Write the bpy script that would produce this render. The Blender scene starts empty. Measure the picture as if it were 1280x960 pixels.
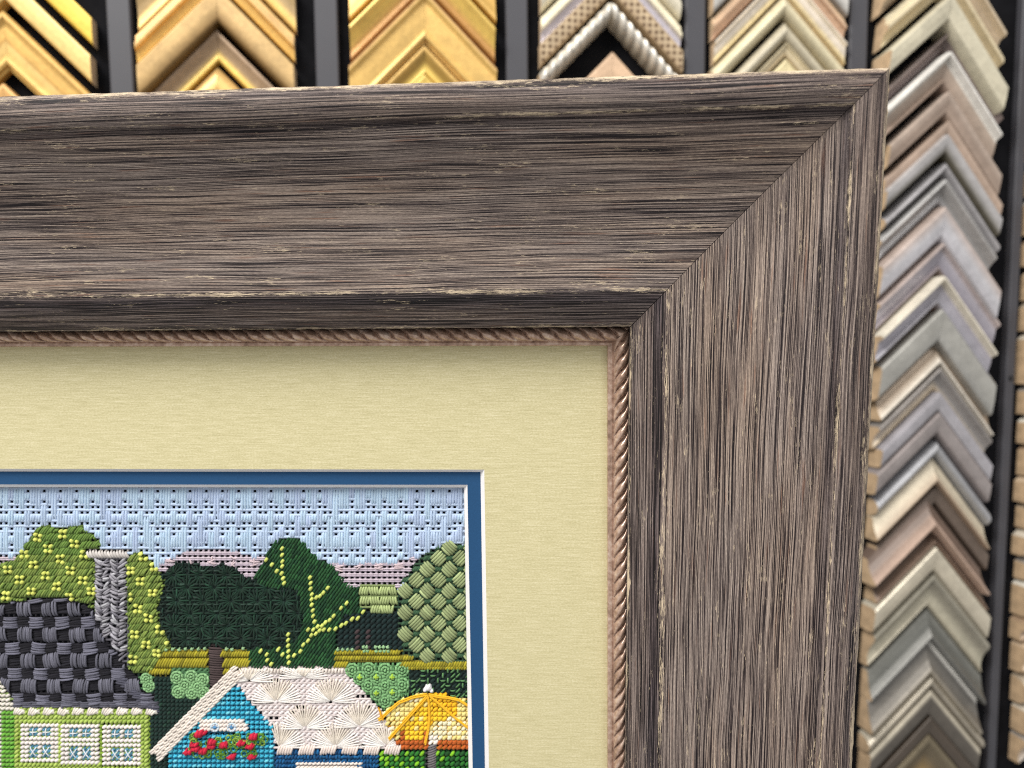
import bpy, math, random
import numpy as np
random.seed(7); rng = np.random.default_rng(7)
S = bpy.context.scene
COL = S.collection

# ------------------------------------------------------------------ camera model
F, CX, CY = 961.0, 640.0, 540.0          # focal length and optical centre (the photo is a crop)
def nrm(v): v = np.array(v, float); return v/np.linalg.norm(v)
def basis(hv, vv, sgn):                   # right, up, out (towards viewer) in camera space (x right, y down, z ahead)
    down = nrm([vv[0]-CX, vv[1]-CY, F])
    right = sgn*nrm([hv[0]-CX, hv[1]-CY, F])
    right = nrm(right - down*np.dot(right, down))
    up = -down
    out = np.cross(up, right)
    if out[2] > 0: out = -out
    return np.stack([right, up, out], 1)
BF = basis((-13330, 560), (716, 7457), -1)     # the framed picture
BW = basis((7400, 397), (735, 11500), 1)       # the wall behind it
def ray(px, py): return np.stack([(np.asarray(px, float)-CX)/F, (np.asarray(py, float)-CY)/F, np.ones_like(np.asarray(px, float))], -1)
OF = ray(605, 587)*0.240
OW = ray(640, 480)*0.52
def plane_pt(px, py, z, B, O):
    """local x, y of the point seen at (px, py) on the plane z above the reference plane"""
    r = ray(px, py); n = B[:, 2]
    t = (np.dot(O, n)+np.asarray(z, float))/(r@n)
    return (r*t[..., None]-O)@B
def fr(px, py, z=0.0):
    px, py = np.broadcast_arrays(np.asarray(px, float), np.asarray(py, float))
    return plane_pt(px, py, z, BF, OF)
def wl(px, py, z=0.0):
    px, py = np.broadcast_arrays(np.asarray(px, float), np.asarray(py, float))
    return plane_pt(px, py, z, BW, OW)
# world: X right along the wall, Z up, -Y out of the wall; wall surface is y = 0
WR = np.array([[1, 0, 0], [0, 0, -1], [0, 1, 0]], float)      # (right,up,out) -> world
C2W = WR@BW.T
def cam2world(p): return C2W@(np.asarray(p)-OW)
from mathutils import Matrix, Vector
def mat4(R, t):
    M = Matrix.Identity(4)
    for i in range(3):
        for j in range(3): M[i][j] = float(R[i][j])
        M[i][3] = float(t[i])
    return M

# ------------------------------------------------------------------ helpers
def srgb(r, g, b, k=1.0):
    def f(c):
        c = c/255.0
        return (c/12.92 if c <= .04045 else ((c+.055)/1.055)**2.4)*k
    return (f(r), f(g), f(b), 1.0)
def mesh_from(name, V, Fc, mats, parent=None, matidx=None, cols=None, uv=None, smooth=True, attrs=None):
    me = bpy.data.meshes.new(name)
    V = np.asarray(V, np.float32)
    Fc = np.asarray(Fc, np.int32)
    n, k = Fc.shape
    me.vertices.add(len(V)); me.vertices.foreach_set('co', V.ravel())
    me.loops.add(n*k); me.loops.foreach_set('vertex_index', Fc.ravel())
    me.polygons.add(n)
    me.polygons.foreach_set('loop_start', np.arange(0, n*k, k, dtype=np.int32))
    me.polygons.foreach_set('loop_total', np.full(n, k, np.int32))
    if matidx is not None: me.polygons.foreach_set('material_index', np.asarray(matidx, np.int32))
    me.polygons.foreach_set('use_smooth', np.full(n, smooth, bool))
    if cols is not None:
        a = me.color_attributes.new('Col', 'FLOAT_COLOR', 'POINT'); a.data.foreach_set('color', np.asarray(cols, np.float32).ravel())
    if attrs:
        for kx, vv in attrs.items():
            a = me.attributes.new(kx, 'FLOAT', 'POINT'); a.data.foreach_set('value', np.asarray(vv, np.float32).ravel())
    if uv is not None:
        l = me.uv_layers.new(name='UVMap'); l.data.foreach_set('uv', np.asarray(uv, np.float32)[Fc.ravel()].ravel())
    me.update(calc_edges=True); me.validate()
    for m in (mats if isinstance(mats, (list, tuple)) else [mats]): me.materials.append(m)
    o = bpy.data.objects.new(name, me); COL.objects.link(o)
    if parent: o.parent = parent
    return o
def grid_faces(nu, nv, off=0):
    i = np.arange(nu-1)[:, None]*nv+np.arange(nv-1)[None, :]
    return np.stack([i, i+nv, i+nv+1, i+1], -1).reshape(-1, 4)+off
def empty(name, M, label, cat, group=None):
    o = bpy.data.objects.new(name, None); COL.objects.link(o); o.matrix_world = M
    o.empty_display_size = .02
    o['label'] = label; o['category'] = cat
    if group: o['group'] = group
    return o
class NT:
    def __init__(s, name):
        s.m = bpy.data.materials.new(name); s.m.use_nodes = True
        s.t = s.m.node_tree; s.b = s.t.nodes['Principled BSDF']
    def n(s, typ, **kw):
        x = s.t.nodes.new(typ)
        for k, v in kw.items():
            if k.startswith('_'): setattr(x, k[1:], v)
            else: x.inputs[k.replace('__', ' ')].default_value = v
        return x
    def l(s, a, b): s.t.links.new(a, b)
    def math(s, op, a, b=None, c=None, clamp=False):
        x = s.t.nodes.new('ShaderNodeMath'); x.operation = op; x.use_clamp = clamp
        for i, v in enumerate((a, b, c)):
            if v is None: continue
            if isinstance(v, (int, float)): x.inputs[i].default_value = v
            else: s.l(v, x.inputs[i])
        return x.outputs[0]
    def mix(s, fac, a, b, blend='MIX'):
        x = s.t.nodes.new('ShaderNodeMix'); x.data_type = 'RGBA'; x.blend_type = blend; x.clamp_factor = True
        for sock, v in ((x.inputs[0], fac), (x.inputs[6], a), (x.inputs[7], b)):
            if isinstance(v, (int, float)): sock.default_value = v
            elif isinstance(v, tuple): sock.default_value = v
            else: s.l(v, sock)
        return x.outputs[2]
    def ramp(s, fac, stops):
        x = s.t.nodes.new('ShaderNodeValToRGB'); s.l(fac, x.inputs[0]); cr = x.color_ramp
        while len(cr.elements) < len(stops): cr.elements.new(.5)
        for e, (p, c) in zip(cr.elements, stops): e.position = p; e.color = c if isinstance(c, tuple) else (c, c, c, 1)
        return x.outputs[0]
    def vec(s, src, scale, loc=(0, 0, 0)):
        x = s.t.nodes.new('ShaderNodeMapping'); s.l(src, x.inputs[0]); x.inputs['Scale'].default_value = scale; x.inputs['Location'].default_value = loc
        return x.outputs[0]
    def noise(s, v, scale=1.0, detail=2.0, rough=.5, dist=0.0):
        x = s.n('ShaderNodeTexNoise', Scale=scale, Detail=detail, Roughness=rough, Distortion=dist); s.l(v, x.inputs['Vector']); return x.outputs[0]
    def bump(s, h, strength=.5, dist=.001):
        x = s.n('ShaderNodeBump', Strength=strength, Distance=dist); s.l(h, x.inputs['Height']); s.l(x.outputs[0], s.b.inputs['Normal'])
    def set(s, **kw):
        for k, v in kw.items(): s.b.inputs[k.replace('__', ' ')].default_value = v

# ------------------------------------------------------------------ materials
def wood_material(seed):
    M = NT('weathered_wood'); uv = M.n('ShaderNodeUVMap').outputs[0]       # uv in millimetres: along, across
    o = seed*37.0
    warp = M.noise(M.vec(uv, (.018, .06, 1), (o, 0, 0)), 1, 1, .5)
    wv = M.n('ShaderNodeCombineXYZ'); M.l(M.math('MULTIPLY', M.math('SUBTRACT', warp, .5), 1.6), wv.inputs[1])
    add = M.n('ShaderNodeVectorMath', _operation='ADD'); M.l(uv, add.inputs[0]); M.l(wv.outputs[0], add.inputs[1]); uvw = add.outputs[0]
    g0 = M.noise(M.vec(uvw, (.010, 2.8, 1), (o, 3, 0)), 1, 1.0, .5)         # combed grooves running nearly the whole rail
    g1 = M.noise(M.vec(uvw, (.022, 4.4, 1), (o, 13, 0)), 1, 0.5, .5)        # grooves that start and stop
    g2 = M.noise(M.vec(uvw, (.07, 7.6, 1), (o, 9, 0)), 1, 0.5, .5)          # fine streaks
    g3 = M.noise(M.vec(uvw, (.75, 8.5, 1), (o, 19, 0)), 1, 2.0, .65)        # specks
    big = M.noise(M.vec(uv, (.012, .11, 1), (o, 31, 0)), 1, 1, .5)
    g = M.math('ADD', M.math('ADD', M.math('MULTIPLY', g0, .34), M.math('MULTIPLY', g1, .36)), M.math('MULTIPLY', g2, .30))
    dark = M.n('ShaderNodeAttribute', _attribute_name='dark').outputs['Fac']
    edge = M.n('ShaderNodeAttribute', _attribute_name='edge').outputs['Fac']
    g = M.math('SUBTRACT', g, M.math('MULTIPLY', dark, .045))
    c = M.ramp(g, [(.420, srgb(22, 15, 19)), (.452, srgb(54, 43, 46)), (.482, srgb(112, 101, 95)), (.53, srgb(140, 128, 120)), (.60, srgb(176, 163, 151))])
    warm = M.ramp(big, [(.38, 0.2), (.68, .9)])
    c = M.mix(M.math('MULTIPLY', warm, .55), c, M.mix(1.0, c, srgb(250, 230, 212), 'MULTIPLY'))
    c = M.mix(M.math('MULTIPLY', M.math('SUBTRACT', 1.0, warm), .25), c, M.mix(1.0, c, srgb(236, 228, 240), 'MULTIPLY'))
    sp = M.ramp(g3, [(.36, .66), (.64, 1.28)])
    c = M.mix(1.0, c, sp, 'MULTIPLY')
    c = M.mix(M.math('MULTIPLY', dark, .85), c, M.mix(1.0, c, srgb(162, 162, 184), 'MULTIPLY'))  # stain of cove and inner bevel, with some shading put into the colour
    # brown rubbed-through streaks
    br = M.noise(M.vec(uvw, (.05, 1.1, 1), (o, 57, 0)), 1, 2, .5)
    c = M.mix(M.ramp(br, [(.62, 0.0), (.72, .55)]), c, M.mix(1.0, c, srgb(225, 165, 130), 'MULTIPLY'))
    # cream primer showing where the edges are worn
    fl = M.noise(M.vec(uvw, (.30, 6.0, 1), (o, 71, 0)), 1, 3, .68)
    fl2 = M.noise(M.vec(uvw, (.06, .4, 1), (o, 77, 0)), 1, 2, .5)
    th = M.math('ADD', M.math('MULTIPLY', fl, .62), M.math('MULTIPLY', fl2, .38))
    th = M.math('ADD', th, M.math('MULTIPLY', edge, .135))
    w = M.ramp(th, [(.618, 0.0), (.640, 1.0)])
    c = M.mix(M.math('MULTIPLY', w, .9), c, srgb(222, 202, 172))
    M.l(c, M.b.inputs['Base Color'])
    hgt = M.math('ADD', M.math('MULTIPLY', M.ramp(g, [(.41, 0.0), (.49, 1.0)]), .8), M.math('MULTIPLY', g3, .25))
    M.bump(hgt, .45, .0003)
    M.set(Roughness=.62); M.b.inputs['Specular IOR Level'].default_value = .32
    return M.m
def simple(name, c, rough=.6, metal=0.0, spec=.5, noise_amt=.08, nscale=300, bump=0.0, bdist=.0005):
    M = NT(name); tc = M.n('ShaderNodeTexCoord').outputs['Object']
    n = M.noise(M.vec(tc, (1, 1, 1)), nscale, 3, .6)
    k = M.ramp(n, [(.3, 1-noise_amt), (.7, 1+noise_amt)])
    M.l(M.mix(1.0, c, k, 'MULTIPLY'), M.b.inputs['Base Color'])
    M.set(Roughness=rough, Metallic=metal); M.b.inputs['Specular IOR Level'].default_value = spec
    if bump: M.bump(n, bump, bdist)
    return M.m
def mat_board():
    M = NT('cream_linen_mat_board'); tc = M.n('ShaderNodeTexCoord').outputs['Object']
    a = M.noise(M.vec(tc, (160, 2300, 1)), 1, 2, .6)
    b = M.noise(M.vec(tc, (1500, 2400, 1), (5, 5, 0)), 1, 2, .6)
    c_ = M.noise(M.vec(tc, (60, 1700, 1), (9, 2, 0)), 1, 1, .5)
    s = M.math('ADD', M.math('ADD', M.math('MULTIPLY', a, .38), M.math('MULTIPLY', b, .47)), M.math('MULTIPLY', c_, .15))
    c = M.ramp(s, [(.34, srgb(190, 181, 136)), (.50, srgb(209, 200, 156)), (.66, srgb(228, 219, 181))])
    M.l(c, M.b.inputs['Base Color']); M.bump(s, .22, .0002)
    M.set(Roughness=.62); M.b.inputs['Specular IOR Level'].default_value = .45
    M.b.inputs['Sheen Weight'].default_value = .15
    return M.m
def thread_material(name='embroidery_thread', rough=.85, sheen=.06, metal=0.0):
    M = NT(name); tc = M.n('ShaderNodeTexCoord').outputs['Object']
    at = M.n('ShaderNodeAttribute', _attribute_name='Col').outputs['Color']
    n = M.noise(M.vec(tc, (1, 1, 1)), 5200, 3, .7)
    M.l(M.mix(1.0, at, M.ramp(n, [(.3, .74), (.7, 1.2)]), 'MULTIPLY'), M.b.inputs['Base Color'])
    M.bump(n, .6, .0003)
    M.set(Roughness=rough); M.b.inputs['Sheen Weight'].default_value = sheen
    M.b.inputs['Specular IOR Level'].default_value = .22
    return M.m
def sample_material(name, metal, rough, woven=False):
    M = NT(name); tc = M.n('ShaderNodeTexCoord').outputs['Object']; at = M.n('ShaderNodeAttribute', _attribute_name='Col').outputs['Color']
    n = M.noise(M.vec(tc, (1, 1, 1)), 55, 4, .6); n2 = M.noise(M.vec(tc, (1, 1, 1), (4, 4, 4)), 400, 3, .6)
    k = M.ramp(M.math('ADD', M.math('MULTIPLY', n, .6), M.math('MULTIPLY', n2, .4)), [(.35, .77), (.65, 1.17)])
    base = M.mix(1.0, at, k, 'MULTIPLY')
    if woven:
        ck = M.n('ShaderNodeTexVoronoi', Scale=240.0, Randomness=.1); M.l(tc, ck.inputs['Vector'])
        base = M.mix(M.ramp(ck.outputs['Distance'], [(.20, 1.0), (.42, 0.0)]), base, M.mix(1.0, base, srgb(120, 96, 74), 'MULTIPLY'))
    M.l(base, M.b.inputs['Base Color']); M.bump(n2, .15, .0005)
    M.set(Roughness=rough, Metallic=metal)
    return M.m
M_THREAD = thread_material()
M_METTHREAD = thread_material('metallic_thread', .35, .1)
M_GOLD = sample_material('gilded_moulding', .22, .42)
M_PAINT = sample_material('painted_moulding', .03, .42)
M_SILVER = sample_material('silver_leaf_moulding', .2, .36)
M_WOVEN = sample_material('woven_moulding', .1, .5, woven=True)
M_RAW = simple('raw_wood_end', srgb(198, 170, 136), .8, noise_amt=.2, nscale=160)
M_BACK = simple('raw_wood_back', srgb(150, 120, 88), .85, noise_amt=.15, nscale=90)
# ------------------------------------------------------------------ wall
wall_m = simple('black_felt_wall', srgb(20, 20, 23), .95, spec=.1, noise_amt=.35, nscale=70, bump=.3)
def box(name, x0, x1, y0, y1, z0, z1, m, parent=None):     # world coordinates
    V = [(x, y, z) for x in (x0, x1) for y in (y0, y1) for z in (z0, z1)]
    Fc = [(0, 1, 3, 2), (4, 6, 7, 5), (0, 4, 5, 1), (2, 3, 7, 6), (0, 2, 6, 4), (1, 5, 7, 3)]
    return mesh_from(name, V, Fc, m, parent, smooth=False)
w = box('wall', -.9, .9, 0.0, .02, -.75, .6, wall_m); w['kind'] = 'structure'
strip_m = simple('dark_grey_metal_strip', srgb(70, 70, 76), .55, metal=.0, noise_amt=.05, nscale=30)
channel_m = simple('black_channel', srgb(30, 30, 33), .8, noise_amt=.2, nscale=60)
strips = [  # photo x of the left and right edge of the grey face at photo y
    (135, 165, 60, 'dark grey vertical strip between the two leftmost columns of gold samples'),
    (394, 423, 60, 'dark grey vertical strip between the mottled gold and the plain gold column'),
    (633, 660, 50, 'dark grey vertical strip between plain gold column and beaded silver sample'),
    (857, 882, 50, 'dark grey vertical strip between beaded silver sample and the cream column'),
    (1063, 1085, 40, 'dark grey vertical strip just left of the frame corner\'s tip'),
    (1243, 1254, 780, 'dark grey vertical strip right of the tall grey and brown sample column')]
for xa, xb, y, lab in strips:
    a = wl(xa, y, .006)[0]; b = wl(xb, y, .006)[0]; mid = (a+b)/2; hw = (b-a)/2
    R = empty('display_strip', mat4(np.eye(3), (mid, 0, -.74)), lab, 'display strip', 'grey strips dividing the sample columns')
    # a shallow folded channel: flat face with rolled edges
    prof = [(-hw, 0), (-hw, .0052), (-hw+.0008, .006), (hw-.0008, .006), (hw, .0052), (hw, 0)]
    zz = (0.0, 1.33)
    V = [(x, -d, z) for z in zz for x, d in prof]; n = len(prof)
    Fc = [(i, i+1, n+i+1, n+i) for i in range(n-1)]
    mesh_from('channel_face', V, Fc, strip_m, R, smooth=False)
    for zc in (.4, .74, 1.25):
        th = np.linspace(0, 2*math.pi, 13)[:-1]
        V = [(.0022*math.cos(t), -.006, zc+.0022*math.sin(t)) for t in th]+[(.0016*math.cos(t), -.0068, zc+.0016*math.sin(t)) for t in th]
        Fc = [(i, (i+1) % 12, 12+(i+1) % 12, 12+i) for i in range(12)]+[(12, 13+i, 14+i, 14+i) for i in range(1, 10)]
        Fc = [f for f in Fc if len(set(f)) == 4]
        for i in range(1, 10, 2): Fc.append((12, 12+i, 13+i, 14+i))
        mesh_from('screw', V, Fc, channel_m, R, smooth=False)

# ------------------------------------------------------------------ moulding corner samples
# profiles: (fraction across, height fraction)
PROF = {
 'flat':   [(0, .0), (0, .72), (.03, .95), (.10, 1.), (.5, .98), (.88, .93), (.96, .86), (1, .6), (1, 0)],
 'scoop':  [(0, 0), (0, .8), (.04, .97), (.12, 1.), (.2, .95), (.3, .80), (.5, .62), (.7, .55), (.85, .58), (.93, .66), (.98, .6), (1, .45), (1, 0)],
 'round':  [(0, 0), (0, .35), (.05, .58), (.18, .83), (.35, .96), (.5, 1.), (.65, .96), (.82, .83), (.95, .58), (1, .35), (1, 0)],
 'ridge':  [(0, 0), (0, .85), (.05, 1.), (.12, 1.), (.18, .86), (.22, .78), (.5, .74), (.75, .66), (.80, .74), (.86, .78), (.92, .72), (.95, .5), (1, .45), (1, 0)],
 'step':   [(0, 0), (0, .6), (.08, .70), (.28, .72), (.32, .95), (.40, 1.), (.52, .97), (.56, .72), (.62, .66), (.9, .52), (.95, .58), (1, .48), (1, 0)],
 'reverse':[(0, 0), (0, .40), (.04, .5), (.3, .58), (.6, .74), (.8, .92), (.88, 1.), (.95, 1.), (1, .9), (1, 0)],
 'bead':   [(0, 0), (0, .35), (.06, .62), (.2, .85), (.35, .97), (.5, 1.), (.65, .97), (.8, .85), (.94, .62), (1, .35), (1, 0)],
}
N_SAMPLE = 0
def sample(cx, yt, yb, xl, xr, prof, cols, hgt, kind, label, tilt=0.0, slope=1.0, group='moulding corner samples on the wall'):
    if cx < 1000 and prof != 'bead': hgt *= .62
    """cx: photo x of the apex; yt, yb: photo y of outer and inner apex; xl, xr: photo x of the cut ends"""
    global N_SAMPLE; N_SAMPLE += 1
    A = wl(cx, yt, hgt*.9); Bp = wl(cx, yb, hgt*.75); H = A[1]-Bp[1]
    ye = yt+(cx-xl)*.9
    wL = A[0]-wl(xl, ye, hgt*.8)[0]; wR = wl(xr, ye, hgt*.8)[0]-A[0]
    jit = rng.normal(0, .0006, 2)
    wL = max(.01, wL+jit[0]); wR = max(.01, wR+jit[1])
    ct, st = math.cos(tilt), math.sin(tilt)
    Rl = np.array([[ct, -st, 0], [st, ct, 0], [0, 0, 1]])
    org = WR@np.array([A[0], A[1], .0006+rng.random()*.0015])
    root = empty('moulding_sample', mat4(WR@Rl, org), label, 'moulding sample', group)
    P = PROF[prof]
    # resample profile finely between its points
    pts = []
    for (a, b), (c, d) in zip(P[:-1], P[1:]):
        m = 1 if a == c else max(1, int(round((c-a)/.06)))
        for i in range(m): pts.append((a+(c-a)*i/m, b+(d-b)*i/m))
    pts.append(P[-1]); pts = np.array(pts); npnt = len(pts)
    fr_ = np.array([c[0] for c in cols]); cc = np.array([c[1][:3] for c in cols])
    if kind in ('gold', 'woven'):
        lum = cc@np.array([.25, .62, .13]); cc = (cc*.9+lum[:, None]*.10)*.94
    if kind in ('paint', 'silver'):
        lum = cc@np.array([.25, .62, .13]); cc = (cc*.72+lum[:, None]*.28)*1.05
    colr = np.stack([np.interp(pts[:, 0], fr_, cc[:, k]) for k in range(3)], 1)
    mm = {'woven': M_WOVEN, 'gold': M_GOLD, 'paint': M_PAINT, 'silver': M_SILVER}[kind]
    for sgn, W in ((-1, wL), (1, wR)):
        ns = 2 if prof != 'bead' else 90
        xs = np.linspace(.00006, W, ns)
        bead = (1+.0) if prof != 'bead' else None
        V = []; Cc = []
        for x in xs:
            z = pts[:, 1]*hgt
            y = -pts[:, 0]*H-x*slope
            if prof == 'bead':
                ph = x/W*9*math.pi
                z = z*(.80+.20*abs(math.sin(ph))**.6); 
                y = y+ (pts[:, 0]-.5)*H*.12*(1-abs(math.sin(ph)))
            V.append(np.stack([np.full(npnt, sgn*x), y, z], 1)); Cc.append(colr*(1 if prof != 'bead' else (.62+.38*abs(math.sin(x/W*9*math.pi+.6)))))
        V = np.concatenate(V); Cc = np.concatenate(Cc)
        Fc = grid_faces(ns, npnt)
        if sgn < 0: Fc = Fc[:, ::-1]
        mi = np.zeros(len(Fc), int)
        # cut end: raw wood cap; strip of quads between profile and its base line
        off = len(V); last = (ns-1)*npnt
        base = V[last:last+npnt].copy(); base[:, 2] = 0
        cap = V[last:last+npnt].copy(); Vc = np.concatenate([cap, base])
        V = np.concatenate([V, Vc]); Cc = np.concatenate([Cc, np.tile(colr, (2, 1))])
        i = np.arange(npnt-1); Fcap = np.stack([off+i, off+i+1, off+npnt+i+1, off+npnt+i], 1)
        if sgn < 0: Fcap = Fcap[:, ::-1]
        Cc = np.concatenate([Cc, np.ones((len(Cc), 1))], 1)
        o = mesh_from('leg', V[:off], Fc, mm, root, cols=Cc[:off], smooth=True)
        mesh_from('cut_end', V[off:], Fcap-off, M_RAW, root, smooth=False)
        md = o.modifiers.new('edges', 'EDGE_SPLIT'); md.split_angle = math.radians(38)
def c3(*t): return [(a, srgb(*b)) for a, b in t]
GOLD = (232, 182, 84); YEL = (250, 208, 70); PALE = (246, 206, 118); BRN = (150, 110, 50); OLV = (128, 96, 42)
G = 'moulding corner samples on the wall'
# column at the left edge (only right-hand legs in view)
def L0(*a, **k): sample(5, *a[:2], -95, 115, *a[2:], **k)
L0(-85, -48, 'flat', c3((0, YEL), (1, (255, 214, 60))), .014, 'gold', 'bright yellow gold corner sample, highest at the photo\'s left edge')
L0(-36, 2, 'flat', c3((0, (250, 215, 130)), (1, PALE)), .016, 'gold', 'pale flat gold corner sample second from the top in the leftmost column')
L0(14, 86, 'ridge', c3((0, (236, 190, 100)), (.45, GOLD), (.5, (206, 156, 70)), (.55, PALE), (1, (228, 178, 80))), .016, 'gold', 'broad two-band gold corner sample resting above the frame\'s top left')
L0(104, 150, 'flat', c3((0, (226, 170, 90)), (1, (200, 150, 80))), .014, 'gold', 'brownish gold sample tip at far left just above the frame')
# mottled gold column
def L1(*a, **k): sample(271, *a[:2], 170, 369, *a[2:], **k)
L1(-118, -58, 'scoop', c3((0, (196, 168, 110)), (.6, (190, 160, 110)), (.8, (240, 200, 100)), (1, GOLD)), .014, 'gold', 'greyish gold corner sample with bright inner lip, top of the second column')
L1(-56, -20, 'step', c3((0, (226, 180, 100)), (.3, (214, 170, 106)), (.6, (235, 186, 90)), (1, (240, 196, 96))), .013, 'gold', 'stepped gold corner sample just above the wide one in second column')
L1(-17, 30, 'flat', c3((0, (226, 186, 118)), (.55, (214, 176, 112)), (.85, (150, 115, 60)), (1, (120, 88, 36))), .024, 'gold', 'wide dull gold corner sample with dark olive inner side')
L1(37, 76, 'scoop', c3((0, (178, 148, 118)), (.55, (190, 158, 120)), (.78, (246, 206, 90)), (1, (238, 190, 66))), .014, 'gold', 'taupe corner sample with glowing yellow inner edge')
L1(82, 135, 'round', c3((0, (224, 180, 106)), (.3, (226, 184, 96)), (1, (220, 170, 80))), .012, 'gold', 'small mottled gold peak inside the taupe sample above the frame')
# plain gold column
def L2(*a, **k): sample(530.5, *a[:2], 435, 619, *a[2:], **k)
L2(-112, -66, 'reverse', c3((0, GOLD), (1, (222, 176, 80))), .014, 'gold', 'gold corner sample at the top of the third column')
L2(-62, -16, 'scoop', c3((0, (240, 198, 90)), (.4, (244, 206, 90)), (.7, (196, 142, 60)), (1, (160, 110, 50))), .020, 'gold', 'yellow gold sample with brown inner slope in third column')
L2(-12, 52, 'ridge', c3((0, (206, 156, 92)), (.08, (206, 160, 98)), (.14, (250, 210, 108)), (.2, (238, 192, 98)), (1, (240, 196, 104))), .018, 'gold', 'broad smooth gold corner sample with thin raised outer ridge')
L2(57, 92, 'scoop', c3((0, (230, 186, 92)), (.18, (226, 180, 90)), (.3, (186, 148, 60)), (.5, (170, 132, 48)), (.7, (226, 190, 76)), (1, (220, 180, 70))), .012, 'gold', 'small olive gold corner sample nested under the broad smooth gold one')
L2(93, 130, 'flat', c3((0, (226, 190, 76)), (1, (226, 186, 70))), .011, 'gold', 'bright gold tip barely above the frame in third column')
# silver and woven column
def L3(*a, **k): sample(765, *a[:2], 674, 850, *a[2:], **k)
L3(-104, -72, 'round', c3((0, (216, 206, 180)), (1, (226, 214, 180))), .014, 'silver', 'pale champagne corner sample, uppermost above the beaded silver one')
L3(-68, -34, 'step', c3((0, (236, 222, 180)), (.5, (232, 220, 178)), (.62, (204, 196, 210)), (1, (206, 200, 214))), .014, 'silver', 'cream corner sample with pale lilac inner stripe')
L3(-36, -6, 'flat', c3((0, (204, 178, 140)), (.5, (200, 176, 140)), (1, (188, 160, 124))), .014, 'woven', 'tan corner sample with woven crosshatch pattern')
L3(-4, 25, 'bead', c3((0, (236, 222, 190)), (.5, (246, 240, 228)), (1, (222, 206, 176))), .016, 'silver', 'beaded silver corner sample with black wall inside it', slope=1.0)
L3(65, 110, 'flat', c3((0, (222, 178, 130)), (1, (210, 168, 120))), .012, 'paint', 'small light brown tip under the beaded silver sample')
# cream column
def L4(*a, **k): sample(981, *a[:2], 891, 1057, *a[2:], **k)
L4(-108, -72, 'flat', c3((0, (170, 166, 160)), (.6, (196, 192, 186)), (1, (140, 134, 126))), .016, 'paint', 'light grey corner sample at top of the cream column')
L4(-70, -40, 'step', c3((0, (224, 184, 130)), (.5, (210, 166, 124)), (1, (196, 150, 112))), .014, 'paint', 'pinkish tan double-line corner sample in the cream column')
L4(-38, -8, 'ridge', c3((0, (232, 216, 190)), (.5, (222, 206, 184)), (.8, (232, 206, 130)), (1, (208, 180, 130))), .015, 'silver', 'rosy cream corner sample with thin yellow line')
L4(-7, 22, 'round', c3((0, (226, 208, 158)), (.4, (226, 212, 164)), (1, (176, 160, 118))), .017, 'silver', 'thick rounded cream corner sample in the cream column')
L4(27, 53, 'round', c3((0, (210, 196, 160)), (.4, (200, 188, 156)), (1, (160, 146, 112))), .014, 'silver', 'rounded khaki cream corner sample above the frame\'s top edge')
L4(55, 72, 'ridge', c3((0, (226, 208, 160)), (1, (190, 164, 112))), .012, 'silver', 'narrow cream corner sample nested second lowest in the cream column')
L4(74, 112, 'flat', c3((0, (226, 206, 140)), (1, (240, 222, 150))), .010, 'silver', 'bright cream tip barely above the frame')
# the tall column right of the frame
def R(yt, yb, prof, cols, hgt, kind, label, dx=0):
    s = (yt-0)/960.0
    cx = 1187-26*max(0, min(1.05, s*1.06))+dx
    sample(cx, yt, yb, cx-73+rng.normal(0, 1.5), cx+75-10*s+rng.normal(0, 2.0), prof, cols, hgt, kind, label, tilt=-math.radians(5.6-3.6*max(0, s)), slope=1.06)
def cc(*c): return c3(*[(i/(len(c)-1), x) for i, x in enumerate(c)])
R(-86, -52, 'step', cc((206, 186, 150), (196, 172, 136), (170, 144, 110)), .018, 'paint', 'tan ribbed corner sample at the very top of the tall right column')
R(-50, -8, 'step', cc((214, 200, 160), (224, 206, 160), (196, 172, 124), (220, 204, 162)), .016, 'silver', 'cream ridged corner sample above the flat khaki one')
R(-5, 31, 'flat', cc((206, 197, 165), (200, 190, 158), (204, 194, 162)), .022, 'paint', 'flat khaki corner sample with a dark maroon shadow beneath')
R(40, 63, 'scoop', cc((140, 122, 116), (134, 116, 112), (120, 102, 98)), .016, 'paint', 'mauve brown corner sample below the flat khaki one')
R(65, 110, 'ridge', c3((0, (236, 232, 224)), (.24, (222, 218, 208)), (.32, (172, 150, 130)), (.7, (162, 138, 118)), (1, (130, 104, 88))), .022, 'paint', 'pinkish brown corner sample with a white outer edge')
R(114, 146, 'flat', cc((184, 162, 144), (152, 128, 110), (164, 138, 118)), .018, 'paint', 'rosy brown plain corner sample under the white-edged one')
R(152, 170, 'flat', cc((186, 158, 136), (170, 140, 116)), .015, 'paint', 'narrow tan corner sample above the first grey one')
R(168, 194, 'flat', cc((182, 178, 178), (172, 168, 168), (90, 82, 56)), .020, 'silver', 'silver grey corner sample with olive inner side')
R(200, 219, 'round', cc((176, 172, 176), (164, 160, 162)), .016, 'silver', 'mottled grey corner sample above a dark gap')
R(224, 254, 'scoop', cc((190, 188, 186), (150, 148, 146), (176, 172, 174)), .017, 'silver', 'grey corner sample with thin bright line along its outer edge')
R(258, 300, 'flat', cc((196, 172, 158), (192, 190, 196), (186, 182, 190)), .020, 'silver', 'wide pale lilac corner sample with pink edge')
R(302, 341, 'ridge', cc((214, 190, 178), (164, 158, 170), (150, 144, 158), (140, 116, 100)), .017, 'silver', 'violet grey corner sample with brown inner line')
R(345, 382, 'ridge', c3((0, (240, 230, 206)), (.2, (232, 220, 192)), (.28, (166, 160, 172)), (.9, (168, 166, 176)), (1, (160, 116, 84))), .023, 'silver', 'lilac grey corner sample with thick cream outer edge')
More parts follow.
